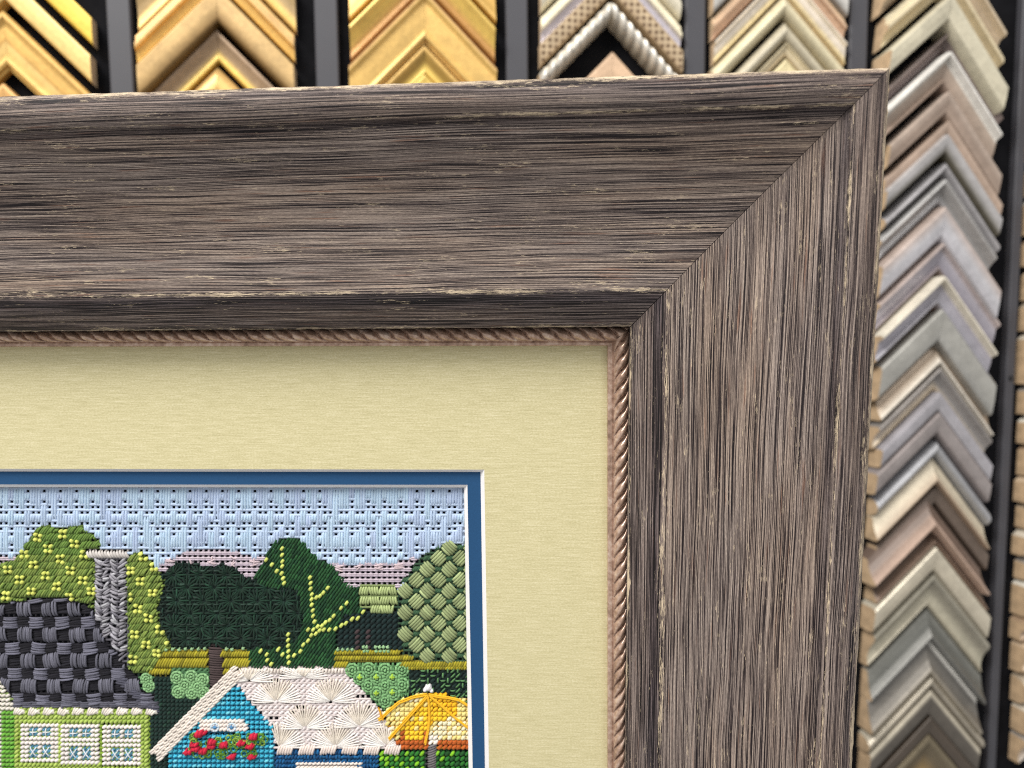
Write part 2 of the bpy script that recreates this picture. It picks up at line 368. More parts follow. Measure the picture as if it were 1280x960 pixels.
R(384, 427, 'flat', cc((170, 168, 160), (164, 162, 154), (160, 158, 152)), .018, 'silver', 'widest plain sage grey corner sample in the right column')
R(429, 453, 'reverse', cc((164, 140, 112), (170, 146, 118), (250, 240, 222)), .015, 'silver', 'thin tan corner sample with bright white inner lip')  # last colour stop paints a white highlight on the lip
R(459, 487, 'scoop', cc((150, 142, 136), (156, 152, 150), (222, 196, 156)), .016, 'silver', 'grey corner sample with cream inner edge below the highlighted lip')
R(490, 513, 'flat', cc((170, 166, 174), (164, 160, 166)), .017, 'silver', 'blue grey narrow corner sample at mid height')
R(515, 541, 'flat', cc((150, 138, 136), (146, 136, 134), (134, 122, 120)), .017, 'paint', 'mauve grey corner sample with black gap beneath on its right leg')
R(549, 570, 'round', cc((168, 170, 178), (158, 158, 160)), .014, 'silver', 'slim bluish silver corner sample above a tan one')
R(573, 600, 'reverse', cc((190, 176, 148), (206, 190, 158), (180, 150, 118)), .016, 'paint', 'beige corner sample with dark brown one nested below')
R(606, 628, 'flat', cc((110, 92, 78), (104, 86, 72)), .012, 'paint', 'dark brown flat corner sample inside the beige one')
R(626, 655, 'reverse', cc((112, 90, 76), (122, 96, 80), (214, 176, 150)), .024, 'paint', 'rose brown corner sample with bright inner ridge')  # pale last stop is a rosy highlight put into the colour
R(656, 677, 'reverse', cc((78, 61, 48), (84, 66, 52), (160, 128, 104)), .016, 'paint', 'chocolate brown corner sample just below the rose brown one')
R(682, 711, 'flat', cc((206, 196, 170), (196, 184, 158), (184, 172, 146)), .018, 'silver', 'creamy khaki corner sample below the brown ones')
R(716, 757, 'scoop', cc((170, 164, 144), (146, 138, 118), (188, 180, 152), (178, 168, 142)), .016, 'silver', 'olive cream corner sample with cloudy patina')
R(763, 796, 'reverse', cc((128, 128, 120), (100, 101, 95), (116, 115, 110)), .015, 'silver', 'sage green grey corner sample above a bright white line')  # lower samples take darker base colours, standing in for light falloff
R(797, 838, 'reverse', c3((0, (250, 248, 240)), (.14, (246, 242, 232)), (.2, (104, 101, 97)), (.8, (124, 117, 106)), (1, (172, 160, 138))), .018, 'silver', 'grey corner sample with a shining white outer line')  # near-white outer stops are a painted highlight line
R(841, 858, 'round', cc((200, 188, 162), (130, 120, 106)), .015, 'silver', 'thin cream-edged corner sample, upper of two near the bottom')
R(861, 891, 'flat', c3((0, (206, 194, 168)), (.2, (196, 184, 158)), (.3, (98, 90, 80)), (1, (88, 80, 70))), .015, 'silver', 'taupe corner sample with cream line, lower of two near the bottom')
R(894, 915, 'flat', cc((84, 70, 56), (76, 64, 52)), .013, 'paint', 'dark umber corner sample above the lowest olive one')
R(917, 965, 'scoop', cc((130, 118, 94), (118, 104, 80), (160, 130, 76)), .014, 'gold', 'olive gold corner sample lowest in the right column')
R(972, 1010, 'flat', cc((90, 78, 62), (86, 74, 60)), .013, 'paint', 'brown corner sample half cut off by the photo\'s bottom edge')
# sliver of one more column at the far right edge
ords = 'first second third fourth fifth sixth seventh eighth ninth tenth eleventh twelfth thirteenth fourteenth fifteenth sixteenth seventeenth eighteenth nineteenth twentieth twenty-first twenty-second'.split()
ypos = [66, 118, 168, 208, 250, 300, 338, 380, 420, 486, 524, 560, 600, 634, 668, 700, 730, 775, 806, 846, 884, 920]
for i, e in enumerate(ypos):
    nx = ypos[i+1] if i+1 < len(ypos) else 960
    xe = 1300-.028*(e-170); th = nx-e-9
    cx = xe+84; apex = e-84*.98
    tone = [(206, 176, 136), (190, 170, 140), (214, 200, 176), (170, 160, 150), (222, 214, 196), (186, 150, 110)][i % 6]
    tone2 = [(190, 160, 124), (220, 206, 180), (150, 140, 130)][i % 3]
    sample(cx, apex, apex+th, xe, cx+70, ['flat', 'scoop', 'ridge', 'round'][i % 4], cc(tone, tone2, tone), .016+.004*rng.random(), 'silver' if i % 2 else 'paint',
           'tan cut sample end at the photo\'s right edge, %s from the top' % ords[i], tilt=-math.radians(1.0), group='cut ends of samples along the right edge')
# ------------------------------------------------------------------ picture frame
RF = C2W@BF                                    # frame axes in world
OFW = cam2world(OF)
Z = {}
MMU = .001
def line_x(P, Q, R_, T):                        # intersection of line P-Q with line R-T (2-D)
    d1 = Q[:2]-P[:2]; d2 = T[:2]-R_[:2]
    A = np.array([[d1[0], -d2[0]], [d1[1], -d2[1]]]); s = np.linalg.solve(A, R_[:2]-P[:2])
    return P[:2]+d1*s[0]
CN = fr(211, 858, 0)[:2]
class Ring:
    """a rectangular ring line at height z: photo measurements of its top and right sides; left and bottom are their reflections"""
    def __init__(s, yl, cor, xb, z):
        s.z = z
        C = fr(cor[0], cor[1], z)[:2]; A = fr(0, yl, z)[:2]; B = fr(xb, 960, z)[:2]
        s.TR = C; BL = 2*CN-C; A2 = 2*CN-A; B2 = 2*CN-B
        s.BL = BL
        s.TL = line_x(C, A, BL, B2); s.BR = line_x(C, B, BL, A2)
    def corners(s): return [s.TL, s.TR, s.BR, s.BL]
def lerp_ring(a, b, t, z):
    r = Ring.__new__(Ring); r.z = z
    for k in ('TL', 'TR', 'BR', 'BL'): setattr(r, k, getattr(a, k)*(1-t)+getattr(b, k)*t)
    return r
# measured: y at x=0, corner, x at y=960, height in metres above the mat
K = [
 Ring(121.0, (1112, 84.5), 1064.5, .0262),   # outer arris
 Ring(126.5, (1106.5, 90.5), 1059.5, .0278),
 Ring(163.0, (1068, 129.5), 1025, .0270),    # ridge before the cove
 Ring(169.5, (1060, 137), 1017, .0254),
 Ring(179.0, (1050, 147), 1007, .0249),      # field starts
 Ring(372.0, (834, 362), 823, .0140),        # inner ridge
 Ring(414.5, (788, 408.3), 782, .0082),      # sight edge
]
def rail_profile():
    P = []   # (ring, edge, dark)
    def seg(a, b, n, zf, ed, dk, last=False):
        for i in range(n+(1 if last else 0)):
            t = i/n; P.append((lerp_ring(a, b, t, zf(t)), ed(t), dk(t)))
    outer = K[0]
    def side(z, push):                         # outer wall going down to the back
        r = Ring.__new__(Ring); r.z = z
        for k, (sx, sy) in {'TL': (-1, 1), 'TR': (1, 1), 'BR': (1, -1), 'BL': (-1, -1)}.items():
            setattr(r, k, getattr(outer, k)+np.array([sx, sy])*push)
        return r
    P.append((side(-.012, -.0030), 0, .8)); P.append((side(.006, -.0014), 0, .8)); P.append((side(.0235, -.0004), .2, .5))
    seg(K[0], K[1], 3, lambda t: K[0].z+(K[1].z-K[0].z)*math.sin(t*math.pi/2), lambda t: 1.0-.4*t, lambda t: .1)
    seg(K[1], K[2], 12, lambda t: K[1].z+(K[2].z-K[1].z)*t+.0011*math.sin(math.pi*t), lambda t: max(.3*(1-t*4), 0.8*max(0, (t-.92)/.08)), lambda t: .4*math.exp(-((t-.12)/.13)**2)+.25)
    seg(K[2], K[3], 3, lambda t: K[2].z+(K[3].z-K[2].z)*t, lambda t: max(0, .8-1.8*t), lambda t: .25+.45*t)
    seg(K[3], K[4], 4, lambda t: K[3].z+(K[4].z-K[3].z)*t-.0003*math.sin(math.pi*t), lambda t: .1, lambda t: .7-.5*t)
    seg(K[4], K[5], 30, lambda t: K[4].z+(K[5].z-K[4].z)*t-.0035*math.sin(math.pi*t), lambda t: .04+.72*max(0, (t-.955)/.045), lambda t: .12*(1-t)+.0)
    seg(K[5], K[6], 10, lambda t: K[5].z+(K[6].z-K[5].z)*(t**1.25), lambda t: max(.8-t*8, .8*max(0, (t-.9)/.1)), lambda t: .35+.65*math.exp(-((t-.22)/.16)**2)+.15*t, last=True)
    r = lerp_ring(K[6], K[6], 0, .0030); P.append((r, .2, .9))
    return P
RP = rail_profile()
frame_bottom = min(float(k.BR[1]) for k in (K[0],))
base_local = np.array([CN[0], min(K[0].BL[1], K[0].BR[1]), 0.0])
base_w = OFW+RF@base_local
FRAME = empty('picture_frame', mat4(RF, base_w), 'weathered grey brown wood frame holding a matted needlepoint of cottages', 'picture frame')
def loc(v): return np.asarray(v, float)-base_local
SIDES = {'top': ('TL', 'TR'), 'right': ('TR', 'BR'), 'bottom': ('BR', 'BL'), 'left': ('BL', 'TL')}
def strip_mesh(name, rings, side, nu, m, parent, edges=None, darks=None, seed=0, wob=0.0, gap=0.00009, double=False):
    a, b = SIDES[side]; V = []; UV = []; E = []; D = []
    N = len(rings)
    # cumulative width for v
    mid = [(getattr(r, a)+getattr(r, b))/2 for r in rings]
    w = [0.0]
    for i in range(1, N): w.append(w[-1]+math.hypot(np.linalg.norm(mid[i]-mid[i-1]), rings[i].z-rings[i-1].z))
    rg = np.random.default_rng(seed+11)
    nw = rg.normal(0, 1, (N, nu)); 
    ker = np.array([.2, .3, .3, .2]); nw = np.apply_along_axis(lambda q: np.convolve(q, ker, 'same'), 1, nw)
    V = np.zeros((nu, N, 3)); UV = np.zeros((nu, N, 2))
    t = np.linspace(0, 1, nu)
    out = {'top': (0, 1), 'bottom': (0, -1), 'left': (-1, 0), 'right': (1, 0)}[side]
    for j, r in enumerate(rings):
        A = getattr(r, a); B = getattr(r, b); d = (B-A)/np.linalg.norm(B-A)
        A2 = A+d*gap; B2 = B-d*gap
        P = A2[None]*(1-t[:, None])+B2[None]*t[:, None]
        V[:, j, :2] = P; V[:, j, 2] = r.z
        if wob and edges is not None:
            k = edges[j]
            V[:, j, 2] += nw[j]*wob*(.15+.5*k); V[:, j, :2] += (nw[j]*wob*(.15+.7*k))[:, None]*np.array(out)[None]
            V[0, j, :2] = A2; V[-1, j, :2] = B2
        L = np.linalg.norm(B-A)
        UV[:, j, 0] = (P-A)@d*1000 + (0 if side in ('top', 'right') else 500)
        UV[:, j, 1] = w[j]*1000
    Fc = grid_faces(nu, N)
    return mesh_from(name, loc(V.reshape(-1, 3)), Fc, m, parent, uv=UV.reshape(-1, 2),
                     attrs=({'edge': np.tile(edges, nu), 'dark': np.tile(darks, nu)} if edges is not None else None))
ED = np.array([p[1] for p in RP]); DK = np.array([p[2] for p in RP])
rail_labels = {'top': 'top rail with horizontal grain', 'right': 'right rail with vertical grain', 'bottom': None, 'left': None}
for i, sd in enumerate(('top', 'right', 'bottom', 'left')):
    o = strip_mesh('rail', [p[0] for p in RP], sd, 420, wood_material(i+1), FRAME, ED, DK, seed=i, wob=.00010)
    if rail_labels[sd]: o['label'] = rail_labels[sd]
# wooden back closing the frame
bk = K[0]; V = [(*getattr(bk, k), -.011) for k in ('TL', 'TR', 'BR', 'BL')]
V = np.array(V); c = V.mean(0); V = c+(V-c)*np.array([.985, .985, 1])
mesh_from('backing_board', loc(V), [(0, 3, 2, 1)], M_BACK, FRAME, smooth=False)

# --- bronze rope fillet
def rope_mat():
    M = NT('antiqued_bronze_gilding'); tc = M.n('ShaderNodeTexCoord').outputs['Object']
    n = M.noise(M.vec(tc, (1, 1, 1)), 700, 3, .6); n2 = M.noise(M.vec(tc, (1, 1, 1)), 160, 2, .5)
    c = M.ramp(M.math('ADD', M.math('MULTIPLY', n, .6), M.math('MULTIPLY', n2, .4)), [(.34, srgb(140, 114, 98)), (.5, srgb(186, 156, 138)), (.68, srgb(222, 200, 184))])
    M.l(c, M.b.inputs['Base Color']); M.bump(n, .2, .0002)
    M.set(Roughness=.27, Metallic=.4)
    return M.m
ROPE = rope_mat()
RO = lerp_ring(K[6], K[6], 0, .0010)
RO2 = Ring(413.5, (788, 408.5), 783, .0015)
RI = Ring(428.3, (766.5, 427.0), 766.0, .0022)       # where rope meets the lip
LO = Ring(433.6, (759.2, 432.2), 759.3, .0018)       # lip edge on the mat
def rope_side(side, pitch):
    a, b = SIDES[side]
    L = np.linalg.norm(getattr(RO2, b)-getattr(RO2, a)); nu = int(L/.00026); nv = 22
    n = max(1, round(L/pitch)); A0 = getattr(RO2, a); B0 = getattr(RO2, b); V = np.zeros((nu, nv, 3)); t = np.linspace(0, 1, nu)
    sgn = 1 if side in ('top', 'bottom') else -1
    for j in range(nv):
        v = j/(nv-1); r = lerp_ring(RO2, RI, v, 0); A = getattr(r, a); B = getattr(r, b)
        P = A[None]*(1-t[:, None])+B[None]*t[:, None]
        dd = (B0-A0)/np.linalg.norm(B0-A0); s = ((P-A0)@dd)/L*n*2*math.pi
        # strands lean and curl in an S across the width
        lean = 2*math.pi*((1.3 if side in ('top', 'bottom') else 1.9)*(v-.5)-.12*math.sin(2*math.pi*(v-.5)))
        ph = s-lean
        saw = (ph/(2*math.pi)) % 1.0
        # asymmetric rounded strand with a sharp groove
        prof = np.sqrt(np.clip(1-(2*saw-1)**2, 0, 1))**.8
        hump = math.sin(math.pi*min(1, v*.93+.07))**.6
        z = .0013+.0011*v+hump*(.0006+.0027*prof)
        V[:, j, :2] = P; V[:, j, 2] = z
    # mitre trimming is given by the ring interpolation itself
    return mesh_from('rope_strip', loc(V.reshape(-1, 3)), grid_faces(nu, nv), ROPE, None)
fil = None
for sd in ('top', 'right', 'bottom', 'left'):
    rings = [lerp_ring(RO2, RI, .9, .0020), lerp_ring(RO2, RI, 1, .00245), lerp_ring(RI, LO, .3, .0026), lerp_ring(RI, LO, .7, .0026), lerp_ring(RI, LO, .93, .0024), lerp_ring(RI, LO, 1, .0017), lerp_ring(RI, LO, 1, .0001)]
    o = strip_mesh('fillet', rings, sd, 60, ROPE, FRAME, gap=0)
    rp = rope_side(sd, .00445 if sd in ('top', 'bottom') else .0042); rp.parent = o

# --- mats
MO = Ring(586.0, (605.3, 587.0), 611.2, 0.0)          # cream mat opening (outer edge of its white bevel)
MI = Ring(589.3, (600.6, 589.9), 606.2, -.0013)
BO = Ring(605.6, (584.2, 606.0), 590.8, -.0014)       # blue mat opening
BI = Ring(609.0, (580.0, 609.4), 585.8, -.0028)
MATM = mat_board()
WHITE = simple('white_mat_core', srgb(238, 236, 236), .7, noise_amt=.02)
BLUE = simple('blue_mat_board', srgb(32, 76, 118), .7, noise_amt=.07, nscale=1500, bump=.1, bdist=.0002, spec=.3)
under = lerp_ring(LO, LO, 0, 0.0)
tuck = lerp_ring(RI, RI, 0, 0.0)
def ring_sheet(name, r0, r1, m, parent, sub=1):
    V = []; 
    for r in (r0, r1):
        for c_ in r.corners(): V.append((*c_, r.z))
    Fc = [(i, 4+i, 4+(i+1) % 4, (i+1) % 4) for i in range(4)]
    return mesh_from(name, loc(V), Fc, m, parent, smooth=False)
mo = ring_sheet('mat', tuck, MO, MATM, FRAME); mo['label'] = 'cream linen textured outer mat'
ring_sheet('bevel', MO, MI, WHITE, mo)
bt = lerp_ring(MO, MO, 0, -.00135)
for k, (sx, sy) in {'TL': (-1, 1), 'TR': (1, 1), 'BR': (1, -1), 'BL': (-1, -1)}.items(): setattr(bt, k, getattr(bt, k)+np.array([sx, sy])*.01)
bo = ring_sheet('mat', bt, BO, BLUE, FRAME); bo['label'] = 'narrow blue inner mat'
ring_sheet('bevel', BO, BI, WHITE, bo)
# ------------------------------------------------------------------ needlepoint
ZC = -.0043; PX = .00025; Q = 6.75
def inpoly(P, x, y):
    x = np.asarray(x, float); y = np.asarray(y, float); r = np.zeros(x.shape, bool); n = len(P)
    for i in range(n):
        x1, y1 = P[i]; x2, y2 = P[(i+1) % n]
        if y1 == y2: continue
        c = ((y1 > y) != (y2 > y)) & (x < (x2-x1)*(y-y1)/(y2-y1)+x1); r ^= c
    return r
REG = {}   # later entries lie above earlier ones
def region(n, *p): REG[n] = list(p)
region('sky', (-175, 595), (600, 595), (600, 740), (-175, 740))
region('hill_left', (200, 703), (212, 700), (225, 692), (245, 688), (290, 688), (310, 694), (332, 697), (332, 730), (200, 730))
region('hill_far_left', (-175, 697), (25, 697), (25, 730), (-175, 730))
region('hill_right', (412, 703), (440, 705), (495, 702), (528, 694), (536, 700), (510, 715), (500, 733), (430, 733))
region('dark_ground', (186, 830), (300, 830), (300, 1120), (186, 1120))
region('olive_left', (176, 812), (312, 812), (312, 846), (176, 846))
region('dark_patch', (422, 762), (502, 762), (504, 812), (420, 812))
region('olive_right', (420, 812), (600, 812), (600, 836), (420, 836))
region('dark_leaves', (505, 836), (600, 836), (600, 900), (505, 890))
region('mid_tree', (318, 724), (328, 705), (335, 692), (347, 674), (379, 674), (390, 690), (400, 700), (414, 703), (425, 718), (432, 731), (448, 733), (453, 765), (430, 768), (420, 790), (420, 840), (312, 840), (312, 811), (350, 810))
region('pale_block', (449, 731), (497, 731), (497, 762), (488, 768), (465, 765), (450, 757))
region('sage_tree', (502, 815), (500, 765), (492, 760), (500, 740), (510, 715), (523, 697), (535, 690), (545, 683), (560, 679), (600, 684), (600, 824), (560, 829), (520, 824))
region('dark_tree', (197, 725), (212, 708), (222, 703), (245, 702), (260, 706), (280, 704), (295, 708), (300, 715), (318, 724), (335, 732), (372, 735), (380, 770), (374, 798), (350, 812), (230, 812), (205, 800), (192, 775), (190, 745))
region('trunk', (259, 806), (278, 806), (280, 852), (263, 862))
region('light_tree', (-175, 715), (-120, 690), (-60, 700), (-10, 712), (0, 705), (15, 700), (25, 695), (33, 680), (45, 662), (55, 656), (68, 657), (75, 663), (85, 657), (103, 657), (113, 664), (122, 672), (130, 683), (130, 690), (158, 692), (180, 690), (192, 703), (203, 714), (205, 735), (197, 760), (199, 780), (210, 797), (216, 808), (205, 815), (195, 832), (183, 842), (160, 842), (110, 800), (-175, 760))
region('chimney', (119, 697), (159, 697), (161, 840), (150, 840), (120, 770))
region('cap', (108, 686), (161, 686), (161, 698), (112, 698))
region('roof', (-175, 748), (0, 754), (20, 751), (45, 748), (88, 748), (108, 755), (121, 765), (128, 790), (140, 806), (158, 830), (175, 850), (195, 870), (195, 886), (130, 882), (60, 886), (16, 884), (12, 865), (0, 850), (-175, 840))
region('shrub_left', (213, 836), (262, 836), (262, 874), (218, 872))
region('shrub_small', (176, 840), (194, 840), (194, 864), (176, 860))
region('shrub_right', (432, 832), (440, 828), (500, 829), (513, 836), (513, 862), (495, 886), (480, 886), (465, 872), (445, 850))
region('lime_house', (16, 884), (187, 886), (190, 1120), (20, 1120))
region('lime_side', (-175, 840), (0, 850), (14, 868), (20, 890), (22, 1120), (-175, 1120))
region('umbrella', (472, 893), (486, 884), (500, 874), (520, 868), (536, 864), (560, 868), (578, 872), (600, 880), (600, 936), (497, 936), (484, 922))
region('green_bottom', (474, 936), (600, 936), (600, 1120), (474, 1120))
region('pole', (533, 928), (546, 928), (547, 1120), (534, 1120))
region('gable', (290, 850), (346, 913), (346, 1120), (210, 1120), (212, 937))
region('white_roof', (291, 850), (287, 842), (300, 833), (433, 833), (442, 850), (460, 870), (475, 888), (492, 918), (499, 937), (346, 937), (346, 913))
region('trim', (288, 838), (306, 833), (292, 850), (213, 936), (204, 946), (195, 938), (199, 930))
region('navy', (346, 937), (474, 937), (474, 1120), (346, 1120))
ORDER = list(REG)
GX, GY = np.meshgrid(np.arange(-190, 616, .5), np.arange(580, 1136, .5))
IDG = np.full(GX.shape, -1, int)
for k_, n_ in enumerate(ORDER): IDG[inpoly(REG[n_], GX, GY)] = k_
def rid(x, y):
    return int(IDG[min(max(int(round((y-580)*2)), 0), IDG.shape[0]-1), min(max(int(round((x+190)*2)), 0), IDG.shape[1]-1)])
def ins(name, x, y): return rid(x, y) == ORDER.index(name)
TT = np.array([0, .10, .32, .68, .90, 1.0]); RF_ = np.array([.45, .85, 1, 1, .85, .45]); HF = np.array([-.5, .45, 1.0, 1.0, .45, -.5])
class Stitch:
    def __init__(s): s.d = []
    def add(s, x0, y0, x1, y1, r=2.0, h=1.6, col=(128, 128, 128), base=0.0, jit=.07):
        k = math.exp(rng.normal(0, jit)); c = srgb(*col)
        s.d.append((x0, y0, x1, y1, r, h, base, c[0]*k, c[1]*k, c[2]*k))
    def yarn(s, x0, y0, x1, y1, w, n, h=2.0, col=(128,)*3, base=0.0, jit=.08, clip=None):
        L = math.hypot(x1-x0, y1-y0)+1e-9; nx, ny = -(y1-y0)/L, (x1-x0)/L
        for i in range(n):
            o = (i-(n-1)/2)*w/n
            jj = .25 if w < 12 else .55
            if clip:
                ts = [t/12 for t in range(13) if ins(clip, x0+nx*o+(x1-x0)*t/12, y0+ny*o+(y1-y0)*t/12)]
                if len(ts) < 5: continue
                t0, t1 = ts[0], ts[-1]; xa_, ya_, xb_, yb_ = x0+(x1-x0)*t0, y0+(y1-y0)*t0, x0+(x1-x0)*t1, y0+(y1-y0)*t1
                s.add(xa_+nx*o+rng.normal(0, jj), ya_+ny*o+rng.normal(0, jj), xb_+nx*o+rng.normal(0, jj), yb_+ny*o+rng.normal(0, jj), w/n*.60, h*(1+rng.normal(0, .08)), col, base+rng.normal(0, .2), jit)
                continue
            s.add(x0+nx*o+rng.normal(0, jj), y0+ny*o+rng.normal(0, jj), x1+nx*o+rng.normal(0, jj), y1+ny*o+rng.normal(0, jj), w/n*.60, h*(1+rng.normal(0, .08)), col, base+rng.normal(0, .2), jit)
    def path(s, pts, r, h, col, base=0.0, jit=.02):
        for a, b in zip(pts[:-1], pts[1:]): s.d.append((a[0], a[1], b[0], b[1], r, h, base, *[q for q in srgb(*col)[:3]]))
    def build(s, name, parent, mat=None, sides=7, flat=False, label=None):
        if not s.d: return None
        D = np.array(s.d, float); n = len(D)
        A = fr(D[:, 0], D[:, 1], ZC)[:, :2]; B = fr(D[:, 2], D[:, 3], ZC)[:, :2]
        d = B-A; L = np.linalg.norm(d, axis=1, keepdims=True)+1e-12; d = d/L; nn = np.stack([-d[:, 1], d[:, 0]], 1)
        th = np.linspace(0, 2*math.pi, sides+1)[:-1]
        R_ = D[:, 4]*PX; H = D[:, 5]*PX; Bz = D[:, 6]*PX
        hf = np.ones(6) if flat else HF; rf = np.array([.9, 1, 1, 1, 1, .9]) if flat else RF_
        C = A[:, None]*(1-TT[None, :, None])+B[:, None]*TT[None, :, None]               # n,6,2
        V = np.zeros((n, 6, sides, 3))
        rad = R_[:, None]*rf[None]
        V[..., :2] = C[:, :, None]+nn[:, None, None]*(rad[:, :, None]*np.cos(th))[..., None]
        zc = ZC+Bz[:, None]+H[:, None]*hf[None]
        V[..., 2] = zc[:, :, None]+rad[:, :, None]*.8*np.sin(th)
        idx = np.arange(6*sides).reshape(6, sides)
        f = np.stack([idx[:-1], idx[1:], np.roll(idx, -1, 1)[1:], np.roll(idx, -1, 1)[:-1]], -1).reshape(-1, 4)
        Fc = (f[None]+(np.arange(n)*6*sides)[:, None, None]).reshape(-1, 4)[:, ::-1]
        cols = np.repeat(np.concatenate([np.clip(D[:, 7:10], 0, 1), np.ones((n, 1))], 1), 6*sides, 0)
        o = mesh_from(name, loc(V.reshape(-1, 3)), Fc, mat or M_THREAD, parent, cols=cols)
        if label: o['label'] = label
        return o
X0 = 237.8
def cells(xa, xb, ya, yb, p=Q, q=None):
    q = q or p
    i0, i1 = int(math.floor((xa-X0)/p)), int(math.ceil((xb-X0)/p)); j0, j1 = int(math.floor((ya-620.3)/q)), int(math.ceil((yb-620.3)/q))
    for i in range(i0, i1+1):
        for j in range(j0, j1+1): yield i, j, X0+i*p, 620.3+j*q
def bbox(P): a = np.array(P); return a[:, 0].min(), a[:, 0].max(), a[:, 1].min(), a[:, 1].max()
def tent(S_, reg, colf, r=2.35, h=1.3, p=Q, L=3.3, base=0.0, sx=1, polys=None, jit=.08):
    P = polys or REG[reg]
    for i, j, x, y in cells(*bbox(P), p=p):
        if (inpoly(P, x, y) if polys else ins(reg, x, y)):
            c = colf(i, j, x, y) if callable(colf) else colf
            if c is None: continue
            S_.add(x-L*.85*sx+rng.normal(0, .2), y+L+rng.normal(0, .2), x+L*.85*sx, y-L, r, h, c, base, jit)

# canvas ground: open mono weave over a dark backing sheet
BACKM = simple('dark_backing_cloth', srgb(40, 44, 54), .95, noise_amt=.2, nscale=900)
cv = Stitch()
CVC = {'sky': (188, 206, 232), 'hill_left': (196, 184, 194), 'hill_far_left': (196, 184, 194), 'hill_right': (196, 184, 194), 'dark_ground': (22, 40, 36),
       'olive_left': (120, 112, 40), 'dark_patch': (22, 36, 36), 'olive_right': (120, 112, 40), 'dark_leaves': (24, 40, 36), 'mid_tree': (24, 54, 34), 'pale_block': (130, 146, 96),
       'sage_tree': (52, 78, 58), 'dark_tree': (18, 34, 30), 'trunk': (52, 42, 42), 'light_tree': (84, 106, 50), 'chimney': (100, 98, 106), 'cap': (170, 164, 160), 'roof': (24, 23, 30),
       'shrub_left': (70, 112, 74), 'shrub_small': (70, 112, 74), 'shrub_right': (86, 132, 86), 'lime_house': (140, 172, 64), 'lime_side': (130, 150, 90), 'umbrella': (206, 150, 50),
       'green_bottom': (28, 66, 34), 'pole': (60, 58, 60), 'gable': (28, 104, 138), 'white_roof': (220, 208, 206), 'trim': (206, 194, 182), 'navy': (18, 66, 106)}
for i in range(-62, 54):
    x = X0+(i+.5)*Q
    for j in range(-5, 75):
        y = 620.3+j*Q; k = rid(x, y); c = CVC[ORDER[k]] if k >= 0 else (CVC['sky'] if y < 735 else (30, 52, 40)); w_ = 1.95 if k == 0 else 1.55
        cv.add(x+rng.normal(0, .12), y-Q/2-.4, x+rng.normal(0, .12), y+Q/2+.4, w_, 0, c, 0, .03)
        x2, y2 = x-Q/2, y+Q/2; k = rid(x2, y2); c = CVC[ORDER[k]] if k >= 0 else (CVC['sky'] if y2 < 735 else (30, 52, 40)); w_ = 2.05 if k == 0 else 1.6
        cv.add(x2-Q/2-.4, y2+rng.normal(0, .12), x2+Q/2+.4, y2+rng.normal(0, .12), w_, 0, c, .8, .03)
NEEDLE = cv.build('needlepoint', FRAME, flat=True, label='needlepoint canvas stitched with cottages, trees and a yellow parasol')
bb = [(-185, 588), (606, 588), (606, 1125), (-185, 1125)]
V = fr([p[0] for p in bb], [p[1] for p in bb], ZC-.0009); 
V[:, 2] = ZC-.0009
mesh_from('backing_cloth', loc(V), [(0, 3, 2, 1)], BACKM, NEEDLE, smooth=False)

# sky
s = Stitch()
H = {1: {1}, 2: {1, 2}, 3: {2, 0}, 5: {2, 0}, 6: {1, 2}, 7: {1}}
skyc = [(188, 208, 234), (188, 213, 236), (192, 216, 238), (186, 204, 233)]
for i in range(-62, 54):
    x = X0+i*Q; run = None
    tone = skyc[int((math.sin(i*.31)+math.sin(i*.13+2))*1.2+2) % 4]
    for j in range(-4, 20):
        y = 620.3+j*Q; inside = bool(ins('sky', x, y)); hole = (i+1) % 3 in H.get(j % 8, ())
        if hole and rng.random() < .10: hole = False
        top = y-Q/2; 
        if inside and not hole:
            if run is None: run = y-Q*.70
        if run is not None and (not inside or hole or j == 19):
            end = y-Q*.30
            tt = tone if rng.random() > .25 else skyc[rng.integers(4)]
            for o in (-1.65, 1.65):
                s.add(x+o+rng.normal(0, .2), run, x+o+rng.normal(0, .25), end+rng.normal(0, .3), 1.85, 1.0, tt, .9, .04)
            run = None
s.build('sky_stitches', NEEDLE, label='pale blue openwork sky')
# hills
for rg, lab in (('hill_left', 'lilac grey hill behind the very dark tree'), ('hill_far_left', 'lilac grey hill left of the olive tree'), ('hill_right', 'lilac grey hill beside the sage tree')):
    s = Stitch()
    xa, xb, ya, yb = bbox(REG[rg])
    for i, j, x, y in cells(xa, xb, ya, yb):
        if ins(rg, x+Q/2, y+Q/2):
            s.add(x-.5, y+Q/2-1.1, x+Q+.5, y+Q/2-1.0, 1.25, .3, (204, 190, 200), 1.6, .05)
            s.add(x-.5, y+Q/2+1.2, x+Q+.5, y+Q/2+1.1, 1.2, .3, (192, 178, 192), 1.6, .05)
            s.add(x+Q/2, y-.5, x+Q/2, y+Q+.3, 1.6, .2, (180, 168, 180), .9, .05)
    for k in range(5 if rg != 'hill_far_left' else 3):
        x = xa+(xb-xa)*(k+.5)/5
        for t in range(5):
            a = rng.random()*3.14; yy = (ya+yb)/2-8+rng.normal(0, 3)
            if ins(rg, x, yy): s.add(x-7*math.cos(a), yy-3*math.sin(a), x+7*math.cos(a), yy+3*math.sin(a), 1.1, 1.2, (214, 194, 200), 2.0)
    s.build('hill_stitches', NEEDLE, label=lab)
